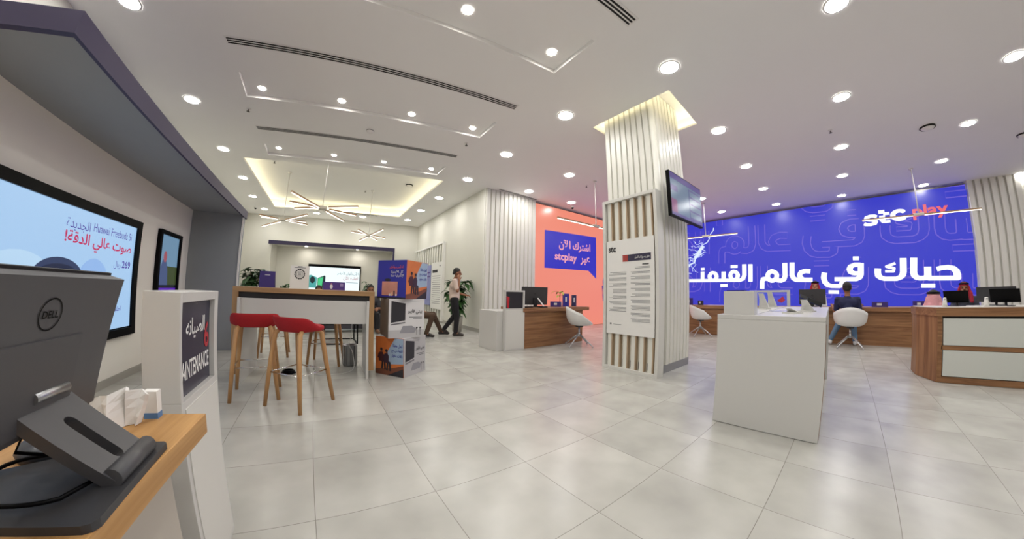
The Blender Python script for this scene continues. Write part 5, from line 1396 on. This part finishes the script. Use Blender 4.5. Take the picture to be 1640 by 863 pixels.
    if hair:
        c = MB(); k_ = J.get('hair', 1.0); c.ball(H(0, -.022, .052), (.090 * k_, .104 * k_, .098 * k_), R=R_); c.ball(H(0, -.052, .0), (.082 * k_, .072, .085), R=R_)
        me = fuse('hair', c, hair, .009)
        bm = bmesh.new(); bm.from_mesh(me)               # hairline: keep what lies above and behind the face
        n1 = (look * .75 - hu * 1.0).normalized()
        bmesh.ops.bisect_plane(bm, geom=bm.verts[:] + bm.edges[:] + bm.faces[:], plane_co=H(0, .03, .055), plane_no=n1, clear_outer=True)
        bm.to_mesh(me); bm.free(); part('hair', me, t)
    if beard:
        c = MB(); capsule(c, H(-.055, .02, -.05), H(-.02, .06, -.082), .024, .022); capsule(c, H(.055, .02, -.05), H(.02, .06, -.082), .024, .022); capsule(c, H(-.02, .058, -.085), H(.02, .058, -.085), .026, .026); capsule(c, H(-.02, .086, -.04), H(.02, .086, -.04), .007, .007)
        part('beard', fuse('beard', c, M_HAIR, .007, 2), t)
    if scarf:
        c = MB(); c.ball(H(0, -.02, .052), (.092, .108, .092), R=R_)
        for s in (-1, 1):
            capsule(c, H(s * .078, -.01, .02), H(s * .105, -.01, -.11), .030, .045); capsule(c, H(s * .105, -.01, -.11), H(s * .12, .02, -.27), .05, .05)
        c.ball(H(0, -.055, -.05), (.115, .085, .15), R=R_); capsule(c, H(0, -.09, .02), H(0, -.11, -.15), .06, .09); capsule(c, H(-.06, -.1, -.12), H(-.1, -.1, -.30), .07, .05); capsule(c, H(.06, -.1, -.12), H(.1, -.1, -.30), .07, .05)
        me = fuse('headscarf', c, scarf, .010)
        bm = bmesh.new(); bm.from_mesh(me)
        bad = [v for v in bm.verts if (v.co - head).dot(look) > .035 and -.16 < (v.co - head).dot(hu) < .058 and abs((v.co - head).dot(hr)) < .066]
        bmesh.ops.delete(bm, geom=bad, context='VERTS'); bm.to_mesh(me); bm.free(); part('headscarf', me, t)
        c = MB().use(M_BLACK)
        for dz in (.088, .104): c.tube([H(.087 * math.cos(a) * (1.06 if dz < .09 else .96), -.02 + .103 * math.sin(a) * (1.04 if dz < .09 else .96), dz) for a in [2 * PI * i / 28 for i in range(29)]], .0095, 8)
        part('head_cord', c, t, 'black double cord')
    return t
def sit(seat, lean=.0, slouch=0.0, foot=.42, wr=None, splay=.0, look=(0, 1, 0), drop=0.0, feet=None, kn=.43):
    z = seat + .10
    J = dict(pelvis=(0, 0, z), chest=(0, .03 + lean, z + .30 - slouch), neck=(0, .04 + lean * 1.35, z + .50 - slouch * 1.2), head=(0, .06 + lean * 1.55, z + .625 - slouch * 1.4), look=look)
    sz = z + .40 - slouch * 1.1
    for s, k in ((-1, 'L'), (1, 'R')):
        J['shoulder' + k] = (s * .185, .03 + lean * 1.1, sz); J['elbow' + k] = (s * .23, .08 + lean, sz - .27)
        w = (wr or {}).get(k, (s * .13, .33, sz - .24)); J['wrist' + k] = w; J['hand' + k] = (-s * .2, 1, -.15)
        J['hip' + k] = (s * .09, .03, z - .02); J['knee' + k] = (s * (.12 + splay), kn, z - .03)
        fx_, fy_, fz_ = (feet or {}).get(k, (s * (.12 + splay), foot, .09)); J['ankle' + k] = (fx_, fy_, fz_); J['toe' + k] = (fx_ + s * .02, fy_ + .15, max(.045, fz_ - .05))
    return J

# the man standing in the hall, in profile, right hand at his ear
J = dict(pelvis=(0, 0, .90), chest=(0, -.01, 1.20), neck=(0, .015, 1.41), head=(0, .055, 1.535), hair=.92, look=(-.05, 1, -.06))
J.update(shoulderR=(.18, -.01, 1.33), elbowR=(.25, .06, 1.10), wristR=(.165, .10, 1.36), handR=(-.25, -.25, 1), palmR=(-1, 0, -.1),
         shoulderL=(-.18, -.01, 1.33), elbowL=(-.23, .06, 1.06), wristL=(-.15, .27, 1.0), handL=(.3, 1, -.1),
         hipR=(.09, 0, .87), kneeR=(.10, .07, .49), ankleR=(.10, .045, .085), toeR=(.12, .20, .045),
         hipL=(-.09, 0, .87), kneeL=(-.10, .02, .49), ankleL=(-.11, -.24, .15), toeL=(-.12, -.14, .05))
person('person standing in profile, pale shirt and black trousers, hand at his ear', (2.98, 6.74, 0), math.radians(-112), J, M_SKIN, mat('shirt_pale', 'cdb9ad', .8), mat('trousers_black', '17161a', .8), mat('shoe_dark', '2b2420', .5), hair=M_HAIR)
# seated behind the printed cubes
t = thing('bench', 'low dark bench behind the printed cubes', 'bench', (1.88, 7.08, 0), math.radians(-114))
mb = MB().use(mat('bench_seat', '55504c', .7)); mb.box((-.6, -.22, .38), (.6, .22, .45), .02); part('seat', mb, t)
mb = MB().use(M_BLACK)
for x in (-.5, .5): mb.box((x - .02, -.18, 0), (x + .02, .18, .38))
part('frame', mb, t)
person('person seated behind the printed cubes, brown trousers and dark shoes showing', (1.92, 7.06, 0), math.radians(-112), sit(.44, -.02, .10, foot=.6, splay=.07, feet={'L': (-.2, .80, .09), 'R': (.22, .46, .09)}, kn=.60), M_SKIN, mat('shirt_brown', '6b5a4a', .8), mat('trousers_brown', '4d3b2c', .85), mat('shoe_dark', '2b2420', .5), hair=M_HAIR)
# two people on the sofa in the hall
person('person on the sofa, black hair just showing above the bar table at right', (1.19, 8.12, 0), PI, sit(.40, .02, .05, foot=.5), M_SKIN, mat('shirt_dark', '33333a', .8), mat('trousers_black', '17161a', .8), mat('shoe_tan', '6b4a35', .6), hair=M_HAIR)
person('person slouched on the sofa, seen only as dark hair before the flat screen', (-.06, 8.12, 0), PI, sit(.40, .04, .10, foot=.46), M_SKIN, mat('shirt_grey', '55555c', .8), mat('trousers_black', '17161a', .8), mat('shoe_tan', '6b4a35', .6), hair=M_HAIR)
# the customer in navy at the long counter
person('person in navy polo shirt and jeans seated with back to us', (8.22, -.18, 0), math.radians(-88), sit(.46, .04, -.01, foot=.30, wr={'L': (-.30, .40, .86), 'R': (.28, .40, .86)}, feet={'L': (-.33, .30, .10), 'R': (.16, .36, .09)}), M_SKIN, mat('polo_navy', '1c2146', .8), mat('jeans_blue', '5f7d9c', .85), mat('shoe_white', 'd9dadb', .6), hair=M_HAIR)
# staff
M_SC1 = mat('scarf_red', 'a8283a', .85, noise=.35, nscale=90); M_SC2 = mat('scarf_pink', 'd79aa0', .85, noise=.25, nscale=90)
M_THOBE = mat('thobe_white', 'dcdbd8', .8)
dup(ch, (10.02, .53, 0), math.radians(90), 'white chair under the staff member behind the left counter monitor')
dup(ch, (6.92, -1.42, 0), math.radians(-90), 'white chair under the person in the pale pink headscarf')
dup(ch, (9.95, -2.60, 0), math.radians(90), 'white chair under the bearded staff member')
person('person in red headscarf behind the monitor on the long counter', (10.0, .53, 0), math.radians(90), sit(.50, .04, -.05), M_SKIN2, M_THOBE, None, mat('shoe_dark', '2b2420', .5), scarf=M_SC1, long_sleeve=True, thobe=True, hair=M_HAIR)
person('person in pale pink headscarf seen from behind at the drawer unit', (6.92, -1.42, 0), math.radians(-92), sit(.40, .05, .10), M_SKIN2, mat('robe_pink', 'd6a6aa', .85), None, mat('shoe_dark', '2b2420', .5), scarf=M_SC2, long_sleeve=True, thobe=True, hair=M_HAIR)
person('bearded person in red headscarf facing us at far right', (9.95, -2.60, 0), math.radians(78), sit(.44, .05, .0), M_SKIN, mat('robe_dark', '3a3f4c', .8), None, mat('shoe_dark', '2b2420', .5), scarf=M_SC1, long_sleeve=True, thobe=True, hair=M_HAIR, beard=True)

# repeats share a group
for o in list(COL.objects):
    if o.parent is None and o.get('label') and not o.get('group'):
        g = GROUPS.get(o.name.split('.')[0])
        if g: o['group'] = g
